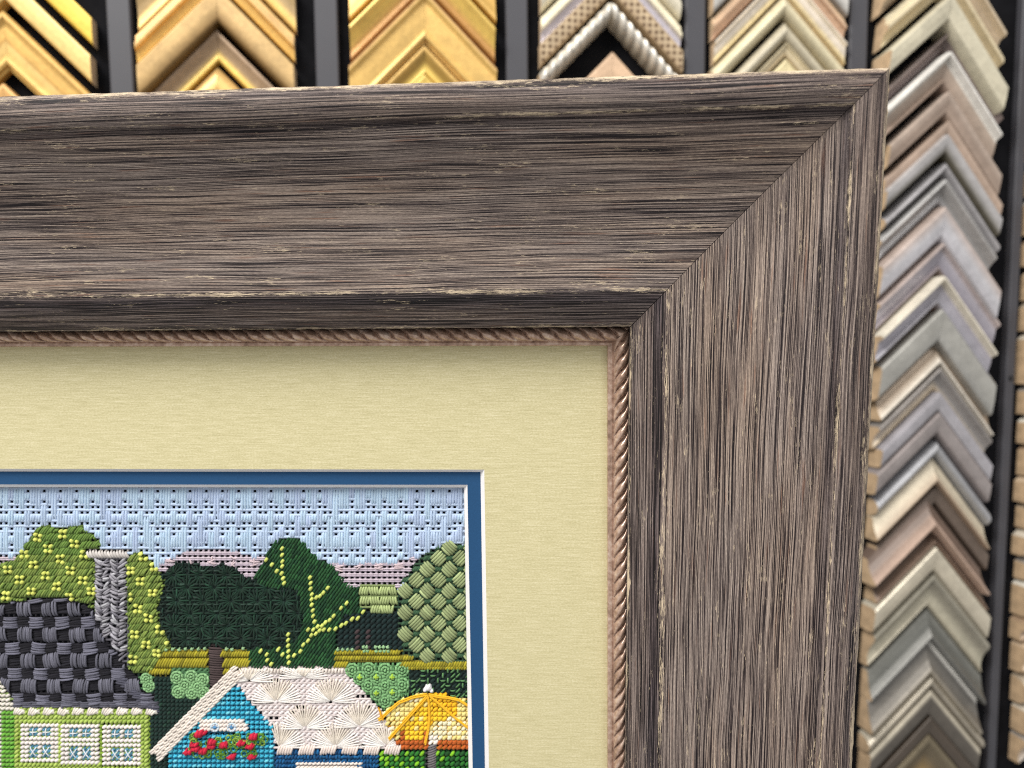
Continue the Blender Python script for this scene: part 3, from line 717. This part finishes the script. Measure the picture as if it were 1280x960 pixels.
# light tree with yellow blossoms
s = Stitch()
cl = [(49, 671), (80, 667), (95, 679), (62, 685), (32, 692), (77, 698), (44, 705), (12, 711), (90, 712), (59, 719), (26, 724), (105, 725), (73, 732), (41, 738), (9, 744), (88, 745), (107, 692), (116, 738), (165, 712), (177, 726), (192, 740), (162, 745), (174, 760), (187, 772), (201, 786), (170, 792), (184, 805), (197, 815), (180, 695), (194, 708), (168, 823), (213, 800), (-8, 730), (-24, 718), (-40, 735), (-60, 722), (-80, 735), (-110, 720)]
xa, xb, ya, yb = bbox(REG['light_tree'])
row = 0; y = ya-10
while y < yb+12:
    x = xa-10+(row % 2)*6
    while x < xb+10:
        cx, cy = x+rng.normal(0, .4), y+rng.normal(0, .5)
        if ins('light_tree', cx, cy) and min((cx-a)**2+((cy-b)*1.1)**2 for a, b in cl) > 34:
            hw, hh = 4.4, 6.2
            kx = 1.0
            while kx > .3 and not (ins('light_tree', cx+hw*kx, cy-hh*kx) and ins('light_tree', cx-hw*kx, cy+hh*kx)): kx -= .15
            c = (128, 148, 72) if rng.random() > .3 else (104, 128, 60)
            if cy < 690: c = (104, 134, 62)
            s.add(cx-hw*kx, cy+hh*kx, cx+hw*kx, cy-hh*kx, 1.55, 2.0, c, .6, .12)
        x += 3.35
    y += 8.6; row += 1
s.build('tree_stitches', NEEDLE, label='olive green tree in slanted stitches')
s = Stitch()
for a, b in cl:
    for ox, oy in ((-3, -3), (3.1, -2.7), (-3.1, 3.1), (3, 3.4)):
        if ins('light_tree', a+ox, b+oy):
            jx, jy = rng.normal(0, .45, 2); s.add(a+ox-1.7+jx, b+oy+1.9+jy, a+ox+1.7+jx, b+oy-1.9+jy, 2.45+.35*rng.random(), 2.3+.6*rng.random(), (214, 220, 112), 1.0, .07)
s.build('blossom_stitches', NEEDLE, label='yellow four-dot blossoms on the olive tree')
# chimney
s = Stitch()
y = 700
while y < 842:
    for k, (cx, sg) in enumerate(((124, 1), (133, -1), (144, 1), (154, -1))):
        for t in (0,):
            if ins('chimney', cx, y):
                c = (152, 150, 158) if rng.random() > .25 else (178, 178, 184)
                if rng.random() < .12: c = (118, 116, 126)
                s.add(cx-4.6+rng.normal(0, 1.3), y-2.4*sg+rng.normal(0, 2.2), cx+4.6+rng.normal(0, 1.3), y+2.4*sg+rng.normal(0, 2.2), 1.3+rng.random()*.5, 1.4+rng.random()*1.2, c, .8+rng.normal(0, .4), .16)
    y += 3.0
s.build('chimney_stitches', NEEDLE, mat=M_METTHREAD, label='metallic grey chimney stitches')
s = Stitch()
for i in range(14):
    x = 111+i*3.7
    s.add(x-1.5, 688+rng.normal(0, .4), x+4.2, 697.5, 1.9, 2.2, (208, 202, 198), 1.2, .08)
s.build('chimney_cap_stitches', NEEDLE, label='ivory chimney cap')
# dark roof, thick yarn basket weave
s = Stitch()
for b in range(-1, 5):
    yv = 761+b*32
    for a in range(-7, 9):
        drift = 2.6*b
        cx, cy = 30+a*32.3+drift, yv+rng.normal(0, .5)
        a_ = rng.normal(0, .7); cx += rng.normal(0, .8)
        s.yarn(cx-.6+a_, cy-9.8, cx+.6-a_, cy+9.8, 18+rng.normal(0, 1.2), 7, 2.7, (104, 104, 117), .8, .13, clip='roof')
        cx, cy = 14+a*32.3+drift, yv+16.4
        a_ = rng.normal(0, .7)
        s.yarn(cx-9.8, cy+.4+a_, cx+9.8, cy-.4-a_, 14.5+rng.normal(0, 1), 6, 3.0, (108, 108, 123), .8, .13, clip='roof')
        # sparse darker under-yarn between the blocks
        for cx, cy in ((46+a*32.3+drift, yv), (30+a*32.3+drift, yv+16.4)):
            s.yarn(cx-8, cy+1, cx+8, cy-1, 12, 4, .5, (30, 29, 37), .2, .15, clip='roof')
for i in range(0):
    x = 18+i*12.5
    if ins('roof', x, 752): s.yarn(x-8, 752, x+8, 751, 6, 2, 2.4, (84, 84, 96), .8)
for i in range(16):
    x = 12+i*12
    if ins('roof', x, 880): s.yarn(x-8, 880, x+8, 879, 7, 3, 2.4, (90, 90, 102), .8)
    if i > 4 and ins('roof', 128+i*5, 828+i*4.4): s.yarn(120+i*5, 828+i*4.4, 136+i*5, 829+i*4.4, 8, 3, 2.0, (84, 84, 98), .8)
s.build('roof_stitches', NEEDLE, label='charcoal basket weave cottage roof')
# dark tree: star clusters
s = Stitch()
xa, xb, ya, yb = bbox(REG['dark_tree'])
tent(s, 'dark_tree', (22, 44, 38), r=1.6, h=.6, L=3.4)
for a in range(0, 6):
    for b in range(0, 4):
        cx, cy = 218+a*33.5+(b % 2)*4, 718+b*32
        for cxx, cyy in ((cx, cy), (cx+16.7, cy+16)):
            for k in range(16):
                an = k*math.pi/8; R1 = 15.5 if k % 2 else 17
                ex, ey = cxx+R1*math.cos(an), cyy+R1*math.sin(an)
                q = 1.0
                while q > .3 and not ins('dark_tree', cxx+(ex-cxx)*q, cyy+(ey-cyy)*q): q -= .15
                if q > .3 and ins('dark_tree', cxx, cyy): s.add(cxx+1.5*math.cos(an), cyy+1.5*math.sin(an), cxx+(ex-cxx)*q, cyy+(ey-cyy)*q, 1.3, 1.5, (22, 47, 36) if k % 3 else (28, 56, 42), .9, .22)
for i, j, x, y in cells(xa, xb, ya, yb, p=8.4):
    if ins('dark_tree', x, y) and rng.random() < .75:
        if rng.random() < .5: s.add(x-4, y, x+4, y, 1.2, 1.7, (40, 58, 50), 1.4, .3)
        else: s.add(x, y-4, x, y+4, 1.2, 1.4, (28, 52, 44), 1.2, .2)
s.build('tree_stitches', NEEDLE, label='very dark green tree in star stitches')
# middle tree
s = Stitch()
for i, j, x, y in cells(*bbox(REG['mid_tree']), p=3.6, q=6.2):
    y = y+(i % 6)*1.2
    if ins('mid_tree', x, y):
        L = 4.6
        s.add(x-2.6, y+L, x+2.6, y-L, 1.7, 1.7, (38, 82, 46) if rng.random() > .35 else (26, 62, 38), .5, .15)
s.build('tree_stitches', NEEDLE, label='mid green tree in slanted stitches')
s = Stitch()
br = [(353, 685), (353.5, 693), (354, 701), (347, 713), (354, 707), (353, 716), (355, 722), (356, 728), (334, 699), (341, 705),
      (389, 721), (389.5, 728), (389.5, 735), (390, 742), (391, 748), (390.6, 755), (391.5, 762), (392, 769), (393, 776), (396, 746), (401, 744), (405, 740), (411, 734),
      (386, 786), (398, 782), (401, 787), (396, 791), (404, 781), (408, 777), (413, 774), (418, 769), (390, 793), (386, 800), (381, 805), (376, 813), (412, 786), (421, 785), (428, 781), (434, 778), (441, 773), (448, 772), (455, 764), (434, 753), (428, 759), (393, 786), (405, 786),
      (361, 792), (361, 799), (361.5, 806), (361, 813), (361.5, 820), (362, 827), (354, 817), (348, 811), (327, 813), (334, 817), (335, 824), (341, 829), (369, 818)]
for x, y in br: jx = rng.normal(0, .4); s.add(x-2.0+jx, y+2.8, x+2.0+jx, y-2.8, 2.0+.3*rng.random(), 2.1, (206, 216, 112), 1.6, .08)
s.build('branch_stitches', NEEDLE, label='lime yellow branches on the mid green tree')
# pale block, dark patch
s = Stitch()
for row, (y, xa_, xb_) in enumerate(((738, 451, 496), (750, 452, 496), (761, 466, 492))):
    x = xa_; k = 0
    while x < xb_:
        sg = 1 if (k//4) % 2 else -1
        s.add(x-sg*1.3, y-5.6, x+sg*1.3, y+5.6, 1.6, 2.0, (176, 192, 132), .8, .08); x += 3.1; k += 1
s.build('shrub_stitches', NEEDLE, label='pale sage block of upright stitches')
s = Stitch()
tent(s, 'dark_patch', lambda i, j, x, y: (70, 58, 60) if (abs(x-449) < 4 or abs(x-463) < 4) and y > 785 else (24, 44, 44))
s.build('hedge_stitches', NEEDLE, label='near-black green hedge with brown posts')
# sage tree
s = Stitch()
for a in range(-2, 8):
    for b in range(-6, 8):
        cx, cy = 507+13.75*a, 738+13.5*b
        if not ins('sage_tree', cx, cy): continue
        if a % 2 == 0 and b % 2 == 0: sg = 1
        elif a % 2 and b % 2: sg = -1
        else:
            for o in (-2.6, 0, 2.6): s.add(cx-3+o, cy+3, cx+3+o, cy-3, 1.8, .8, (60, 92, 66), .2, .12)
            continue
        for k in range(5):
            o = (k-2)*3.25; L = 9.6 if abs(k-2) < 2 else 8.0
            mx, my = cx+o*.70, cy-o*.70*sg*1.0
            # strand along (1, sg), spread across it
            s.add(mx-L*.72, my-L*.72*sg, mx+L*.72, my+L*.72*sg, 1.85, 2.3, (152, 165, 118), .9, .14)
s.build('tree_stitches', NEEDLE, label='sage tree in interlaced woven blocks')
# olive ground and mint knots
s = Stitch()
def olive(rg, yrows):
    xa, xb, ya, yb = bbox(REG[rg])
    for y, hh in yrows:
        x = xa
        while x < xb:
            if ins(rg, x, y): s.add(x-hh*.5, y+hh, x+hh*.5, y-hh, 1.75, 1.9, (166, 156, 44) if rng.random() > .25 else (140, 132, 40), .7, .1)
            x += 3.3
olive('olive_left', ((817, 4.2), (828, 6.5), (839, 4.0), (846, 3)))
s.build('meadow_stitches', NEEDLE, label='mustard green ground left of the mid green tree')
s = Stitch()
olive('olive_right', ((815, 3.2), (822, 3.4), (830, 4.6), (834, 3)))
s.build('meadow_stitches', NEEDLE, label='mustard green strip under the sage tree')
s = Stitch()
y = 809
while y < 856:
    s.add(260.5+(y-808)*.04, y+rng.normal(0, .4), 279.5+(y-808)*.04, y+1.2, 1.55, 1.8, (74, 62, 62), 1.0, .12); y += 2.9
s.build('trunk_stitches', NEEDLE, label='dark brown tree trunk')
def knot(S_, x, y, r, col, n=4, h=2.6, base=1.0):
    a0 = rng.random()*3.14
    for k in range(n):
        a = a0+k*math.pi/n; S_.add(x-r*math.cos(a), y-r*math.sin(a), x+r*math.cos(a), y+r*math.sin(a), r*.48, h, col, base+rng.normal(0, .2), .08)
s = Stitch()
for x in list(range(209, 258, 8))+list(range(284, 312, 7)): 
    if rng.random() < .7: knot(s, x, 810.5+rng.normal(0, .8), 2.6, (150, 186, 138), 2)
s.build('knot_stitches', NEEDLE, label='pale mint knots under the very dark tree')
s = Stitch()
for x in list(range(423, 446, 6))+[455, 459, 470, 475, 480, 485]:
    knot(s, x, 811 if x < 450 else 808, 2.7, (150, 188, 140), 2); 
    if x > 452: knot(s, x+1, 813, 2.7, (140, 180, 130), 2)
s.build('knot_stitches', NEEDLE, label='pale mint knots under the near-black hedge')
s = Stitch()
def ring_st(S_, x, y, r, col, w=1.35, h=2.2, n=8, base=1.0):
    for k in range(n):
        a, b = 2*math.pi*k/n, 2*math.pi*(k+1.25)/n
        S_.add(x+r*math.cos(a), y+r*math.sin(a), x+r*math.cos(b), y+r*math.sin(b), w, h, col, base, .08)
def rosette(S_, x, y, R1, col):
    ring_st(S_, x, y, R1, col, 1.7, 1.6, 9, .6); ring_st(S_, x, y, R1*.58, col, 1.5, 2.0, 7, 1.2); knot(S_, x, y, R1*.3, col, 2, 2.4, 1.6)
for p in ((222, 846), (240, 845), (254, 849), (224, 864), (241, 865), (255, 865), (232, 856), (248, 857)): rosette(s, *p, 7.6, (142, 186, 132))
tent(s, 'shrub_left', (90, 132, 92), r=2.0, h=.8)
s.build('shrub_stitches', NEEDLE, label='mint green knotted shrub beside the brown trunk')
s = Stitch()
for p in ((184, 848), (187, 857)): rosette(s, *p, 7, (142, 186, 132))
s.build('shrub_stitches', NEEDLE, label='tiny mint shrub at the corner of the charcoal roof')
s = Stitch()
for p in ((441, 837), (461.5, 836), (482, 837), (503, 836), (461, 856), (482, 856), (503, 855), (461, 874), (482, 875), (451, 847), (472, 847), (492, 847), (472, 866), (492, 866), (452, 862)):
    if inpoly(REG['shrub_right'], *p): rosette(s, *p, 8.4, (130, 178, 122))
for i, j, x, y in cells(*bbox(REG['shrub_right']), p=5.4):
    if ins('shrub_right', x, y): s.add(x, y-3.4, x, y+3.4, 1.5, 1.0, (106, 156, 104), .2, .1)
for p in ((450.5, 845), (471, 845), (491, 845), (471, 865), (491, 864)):
    s.add(p[0]-4, p[1], p[0]+4, p[1], 1.4, 2.2, (168, 204, 70), 2.4); s.add(p[0], p[1]-4, p[0], p[1]+4, 1.4, 2.2, (168, 204, 70), 2.5)
s.build('shrub_stitches', NEEDLE, label='mint green knotted hedge between white roof and parasol')
# dark ground
s = Stitch(); tent(s, 'dark_ground', lambda i, j, x, y: (26, 50, 44) if rng.random() > .1 else (34, 62, 50), r=2.2, p=5.2, L=2.6)
s.build('hedge_stitches', NEEDLE, label='deep green ground between the cottages')
s = Stitch(); tent(s, 'dark_leaves', (26, 46, 42), r=2.2)
s.build('hedge_stitches', NEEDLE, label='dark green hedge above the parasol')
s = Stitch()
for i, j, x, y in cells(*bbox(REG['dark_leaves']), p=6.2):
    if ins('dark_leaves', x, y) and rng.random() < .62:
        t = rng.integers(3); c = (92, 136, 86)
        if t == 0: s.add(x-3.6, y, x+3.6, y, 1.15, 2, c, 1.6, .1)
        elif t == 1: s.add(x, y-3.6, x, y+3.6, 1.15, 2, c, 1.6, .1)
        else: s.add(x-3, y+3, x+3, y-3, 1.15, 2, c, 1.6, .1)
s.build('leaf_stitches', NEEDLE, label='sage sprigs above the parasol')
# lime cottage
s = Stitch()
wins = [(27, 903, 75, 952), (77, 904, 125, 955), (129, 905, 178, 956)]
def inwin(x, y): return any(a < x < c and b < y < d for a, b, c, d in wins)
for i, j, x, y in cells(14, 190, 884, 1118, p=5.4):
    if ins('lime_house', x, y) and not inwin(x, y):
        c = (180, 202, 104) if rng.random() > .3 else (166, 190, 92)
        s.add(x-2.5, y+2.9, x+2.5, y-2.9, 2.15, 1.5, c, .3, .08)
for i, j, x, y in cells(-175, 24, 846, 1118, p=5.4):
    if ins('lime_side', x, y):
        c = (112, 176, 66) if x > 5 else ((238, 234, 226) if (x > -16 and (y-846) % 46 < 28) or (x > -10) else (168, 200, 84))
        if y < 890 and x > -10: c = (236, 230, 220)
        s.add(x-3, y+1.6, x+3, y-1.6, 2.1, 1.6, c, .4, .08)
s.build('cottage_stitches', NEEDLE, label='lime green cottage wall')
s = Stitch()
for k, (a, b, c_, d) in enumerate(wins):
    nx, ny = 9, 9; px_, py_ = (c_-a)/nx, (d-b)/ny
    for i in range(nx):
        for j in range(ny):
            x, y = a+(i+.5)*px_, b+(j+.5)*py_
            pane = (i in (2, 3) or i in (5, 6)) and (j in (1, 2) or j in (5, 6, 7))
            if not pane: s.add(x-2.6, y+1.9, x+2.6, y-1.9, 2.3, 1.8, (240, 232, 228), .7, .05)
            else: s.add(x-2.5, y+2.5, x+2.5, y-2.5, 2.2, .7, (96, 156, 186), .2, .12)
    for cx in (a+3*px_, a+6*px_):
        cy = b+2*py_; w = (236, 240, 246)
        s.add(cx-5, cy, cx+5, cy, .8, 1.4, w, 2.0); s.add(cx, cy-5, cx, cy+5, .8, 1.4, w, 2.2)
        cy = b+6.5*py_
        s.add(cx-4.5, cy-6.5, cx+4.5, cy+6.5, .8, 1.4, w, 2.0); s.add(cx-4.5, cy+6.5, cx+4.5, cy-6.5, .8, 1.4, w, 2.2)
s.build('window_stitches', NEEDLE, label='three white lattice windows with blue panes')
s = Stitch()
for i in range(10):
    x = 24+i*18.3
    for k in range(4): s.add(x-5+k*1.8, 893+rng.normal(0, .5), x-1+k*3.4, 881.5+k*1.3, 1.7, 2.4, (240, 232, 222), 1.2, .05)
    for k in range(3): s.add(x+6-k*1.8+3, 892, x+3-k*1.0+3, 885, 1.6, 2.0, (236, 230, 220), .9, .05)
s.build('eave_stitches', NEEDLE, label='white scalloped eave under the charcoal roof')
# blue gable
s = Stitch()
gw = [(251, 898), (306, 898), (313, 914), (252, 915)]
for i, j, x, y in cells(*bbox(REG['gable']), p=6.0):
    if ins('gable', x, y) and not inpoly(gw, x, y):
        c = (64, 178, 208) if rng.random() > .25 else (112, 206, 226)
        s.add(x-2.8, y+1.4, x+2.8, y-1.4, 1.75, 1.7, c, .8, .1); s.add(x-2.4, y-2.8, x+2.4, y+2.2, 1.5, 1.2, (52, 160, 196), .3, .1)
s.build('gable_stitches', NEEDLE, label='turquoise cottage gable')
s = Stitch()
for i, j, x, y in cells(*bbox(gw), p=5.0):
    if inpoly(gw, x, y): s.add(x-3.4, y+2.6, x+3.4, y-2.6, 2.2, 1.8, (240, 230, 222), .8, .04)
for x in (270, 291):
    ring_st(s, x, 907.5, 5.2, (206, 226, 240), 1.1, 1.6, 9, 2.4); knot(s, x, 907.5, 3.6, (88, 140, 184), 3, 1.8, 2.0)
s.build('window_stitches', NEEDLE, label='small white gable window with two blue circles')
s = Stitch()
for k in range(60):
    x = 234+rng.random()*98; y = 917+rng.random()*27
    if x < 240 and y < 922: continue
    ring_st(s, x, y, 3.4+rng.random()*1.6, (92, 140, 48) if rng.random() > .4 else (142, 176, 72), .95, 1.8, 6, 1.8+rng.random())
s.build('leaf_stitches', NEEDLE, label='looped green leaves of the window flowers')
s = Stitch()
for x, y in ((250, 916), (255, 914), (244.5, 929), (236.7, 938), (255.6, 937), (266.8, 926), (266, 931), (281.4, 929.4), (291, 944), (302.9, 927), (318.3, 919), (314, 931), (316.6, 944), (246, 934)):
    for k in range(5):
        a = .9+rng.normal(0, .35); R1 = 5.4; o = (k-2)*1.9
        s.add(x+o-R1*.5*math.cos(a), y+R1*math.sin(a)*.9, x+o+R1*.5*math.cos(a), y-R1*math.sin(a)*.9, 1.7, 3.2, (206, 40, 66) if k % 2 else (180, 26, 56), 3.0+(2-abs(k-2))*.5, .12)
s.build('flower_stitches', NEEDLE, label='red flowers below the gable window')
# white trim of the gable: slanted brick rows
s = Stitch()
ux, uy = (-98, 100); L0_ = math.hypot(ux, uy); ux /= L0_; uy /= L0_
for row in range(3):
    for k in range(20):
        t = k*7.6+(row % 2)*3.8-2
        x = 298+ux*t+row*4.4-6; y = 838+uy*t+row*4.2-2
        if inpoly([(p[0], p[1]) for p in ((280, 834), (312, 830), (312, 838), (213, 942), (204, 950), (192, 938))], x, y):
            s.yarn(x-4.6, y+3.4, x+4.6, y-3.4, 5.6, 2, 2.2, (238, 228, 218), 1.3, .05)
s.build('trim_stitches', NEEDLE, label='cream sloping trim along the gable')
# white scalloped roof
s = Stitch()
tent(s, 'white_roof', lambda i, j, x, y: (240, 230, 230) if rng.random() > .12 else None, r=2.3, h=.6, L=3.4, jit=.04)
def fan(cx, cy, R1, R2, a0=-2, a1=182, n=24):
    for k in range(n+1):
        a = math.radians(a0+(a1-a0)*k/n); q = 1.0
        ex, ey = cx+R1*math.cos(a), cy-R2*math.sin(a)
        while q > .25 and not ins('white_roof', cx+(ex-cx)*q, cy+(ey-cy)*q): q -= .06
        if q > .25 and ins('white_roof', cx+(ex-cx)*.15*q, cy+(ey-cy)*.15*q-1):
            lit = abs(a-math.pi/2) < .7  # rays near upright get a lit tone put into the thread colour
            s.add(cx+1.2*math.cos(a), cy-1.2*math.sin(a), cx+(ex-cx)*q, cy+(ey-cy)*q, 1.05, 1.3, (238, 228, 214) if lit else (248, 243, 238), 1.5+rng.normal(0, .25), .06)
for cx, cy in ((346, 876), (414, 876), (484, 876), (314, 909), (382, 909), (449, 907), (351, 932), (420, 932), (484, 931), (312, 850), (380, 846), (448, 850)):
    fan(cx, cy, 33, 31)
for row in ((840), ):
    x = 304
    while x < 432: s.add(x, 842, x+1.2, 834, 1.6, 1.8, (236, 226, 216), 1.0, .05); x += 4.0
for k, x0 in enumerate((347, 374, 401, 428, 455, 481)):
    for t in range(6): s.add(x0+t*3.2, 943+rng.normal(0, .5), x0+t*3.2+4.4, 930, 1.8, 1.9, (234, 220, 212), 1.3, .05)
s.build('roof_stitches', NEEDLE, label='white roof of radiating fan stitches')
# navy wall
s = Stitch()
for i, j, x, y in cells(*bbox(REG['navy']), p=3.9, q=5.6):
    if ins('navy', x, y) and not (374 < x < 446 and 952 < y < 985):
        a = rng.normal(1.0, .5); s.add(x-3.4*math.cos(a), y+3.4*math.sin(a), x+3.4*math.cos(a), y-3.4*math.sin(a), 1.8, 1.6, (26, 92, 142) if rng.random() > .3 else (20, 76, 124), .5, .14)
s.build('wall_stitches', NEEDLE, label='dark blue cottage wall')
s = Stitch()
for i, j, x, y in cells(374, 446, 955, 985, p=5.2): s.add(x-3, y+1.8, x+3, y-1.8, 2.1, 1.8, (238, 226, 216), .8, .05)
s.build('window_stitches', NEEDLE, label='white lintel on the dark blue wall')
# parasol
s = Stitch()
Y1, Y2, P1, P2, RU = (252, 208, 52), (248, 192, 38), (244, 226, 146), (246, 238, 200), (190, 96, 40)
def ucol(i, j, x, y):
    if y > 922 and (497 < x < 534 or x > 545): return RU if (y > 927 or rng.random() < .5) else (Y2 if x < 534 else P2)
    if 533 <= x <= 546 and y > 920: return (240, 234, 224)
    if 498 < x < 506 and y > 912: return RU
    if 528 < x < 534 and y > 914: return RU
    d2 = (x-487)*(868-922)-(y-922)*(535-487)      # side of rib 2
    if d2 > 0 and x < 533: 
        return P1 if rng.random() > .2 else P2
    if x < 535: return Y1 if rng.random() > .15 else P1
    d4 = (y-867.5)-(x-537.5)*(907-867.5)/(584.5-537.5)
    if d4 > 0: return (Y1 if rng.random() > .1 else Y2) if y-867 < 38-(x-537)*.3 else (P2 if rng.random() > .35 else P1)
    return Y2 if x < 572 and y < 893 else P1
Dp = 5.9
for i, j, x, y in cells(*bbox(REG['umbrella']), p=Dp):
    if ins('umbrella', x, y):
        c = ucol(i, j, x, y)
        jx = rng.normal(0, .35); s.add(x-2.7+jx, y+3.1, x+2.7+jx, y-3.1, 2.3, 1.6, c, .5, .07)
        if rng.random() < .45: s.add(x-2.3, y-2.5, x+2.3, y+2.5, 1.7, 1.5, c, .9, .06)
PARASOL = s.build('parasol_stitches', NEEDLE, label='yellow and cream parasol canopy')
s = Stitch()
ribs = [[(474, 898), (477.5, 896), (488, 886), (500, 876), (517, 869.5), (535, 866)], [(487, 922), (503, 904), (519, 886), (535, 868)],
        [(532, 928), (536, 910), (537.5, 894), (537, 880), (535.5, 867)], [(537, 867.5), (553, 881), (569, 895), (584.5, 907), (590, 912)], [(537, 866.5), (548, 869), (560, 870), (574, 873), (590, 883)]]
for rb in ribs:
    for o in (-1.0, 1.0):
        for a, b in zip(rb[:-1], rb[1:]): s.d.append((a[0]+o*.5, a[1]+o, b[0]+o*.5, b[1]+o, 1.15, .2, 4.0, *srgb(252, 194, 48)[:3]))
for k in range(4): s.add(480-k, 898-k*1.5, 474+k, 882+k*2, 1.2, 2, (244, 178, 40), 3)
s.build('rib_stitches', NEEDLE, flat=True, label='long amber ribs of the parasol')
s = Stitch(); knot(s, 536, 858, 4.6, (244, 242, 244), 5, 3.2, 2.0); knot(s, 532, 861, 3, (240, 240, 244), 3, 3.0, 2.0); knot(s, 540, 862, 3, (240, 240, 244), 3, 3.0, 2.0)
s.build('finial_stitches', NEEDLE, label='white knot on top of the parasol')
s = Stitch(); y = 930
while y < 1115:
    s.add(534.5, y+3.4, 546.5, y-1.6, 1.5, 2.2, (116, 112, 114), 1.2, .12); y += 3.0
s.build('pole_stitches', NEEDLE, label='grey parasol pole')
s = Stitch()
def gcol(i, j, x, y):
    if y < 940: return (48, 110, 44)
    return [(48, 122, 46), (132, 196, 44), (34, 82, 38)][0 if (i*7+j*3) % 11 > 4 else (1 if (i*5+j) % 3 else 2)]
tent(s, 'green_bottom', gcol, r=2.4, p=6.3, L=3.0)
s.build('lawn_stitches', NEEDLE, label='bright green lawn with lime dots')
# ------------------------------------------------------------------ camera
cd = bpy.data.cameras.new('camera'); cam = bpy.data.objects.new('camera', cd); COL.objects.link(cam)
cd.sensor_fit = 'HORIZONTAL'; cd.sensor_width = 36.0; cd.lens = F/1280*36.0
cd.shift_x = (640-CX)/1280; cd.shift_y = (CY-480)/1280
cd.clip_start = .01; cd.clip_end = 20
Rc = C2W@np.diag([1, -1, -1]).astype(float)      # camera right, up, back
pos = cam2world(np.zeros(3))
cam.matrix_world = mat4(Rc, pos)
cd.dof.use_dof = True; cd.dof.focus_distance = .226; cd.dof.aperture_fstop = cd.lens/2.3
S.camera = cam
# ------------------------------------------------------------------ light: shop ceiling panels
W = bpy.data.worlds.new('World'); S.world = W; W.use_nodes = True
bg = W.node_tree.nodes['Background']; bg.inputs[0].default_value = (1.0, .985, .96, 1); bg.inputs[1].default_value = .50
def area(name, loc_, tgt, sx, sy, e, col=(1, 1, 1)):
    ld = bpy.data.lights.new(name, 'AREA'); ld.shape = 'RECTANGLE'; ld.size = sx; ld.size_y = sy; ld.energy = e; ld.color = col
    o = bpy.data.objects.new(name, ld); COL.objects.link(o); o.location = loc_
    d = Vector(tgt)-Vector(loc_); o.rotation_euler = d.to_track_quat('-Z', 'Y').to_euler()
    return o
area('ceiling_panel_light', (-.75, -.85, 1.15), (0, -.25, 0), .9, .5, 31, (1, .97, .92))
area('ceiling_panel_light', (.5, -1.6, 1.4), (0, -.25, 0), .6, 1.2, 10, (1, .98, .95))
S.view_settings.view_transform = 'Standard'; S.view_settings.look = 'None'; S.view_settings.exposure = 0.0; S.view_settings.gamma = 1.0
S.cycles.use_denoising = False
S.cycles.pixel_filter_type = 'BLACKMAN_HARRIS'; S.cycles.filter_width = 1.05
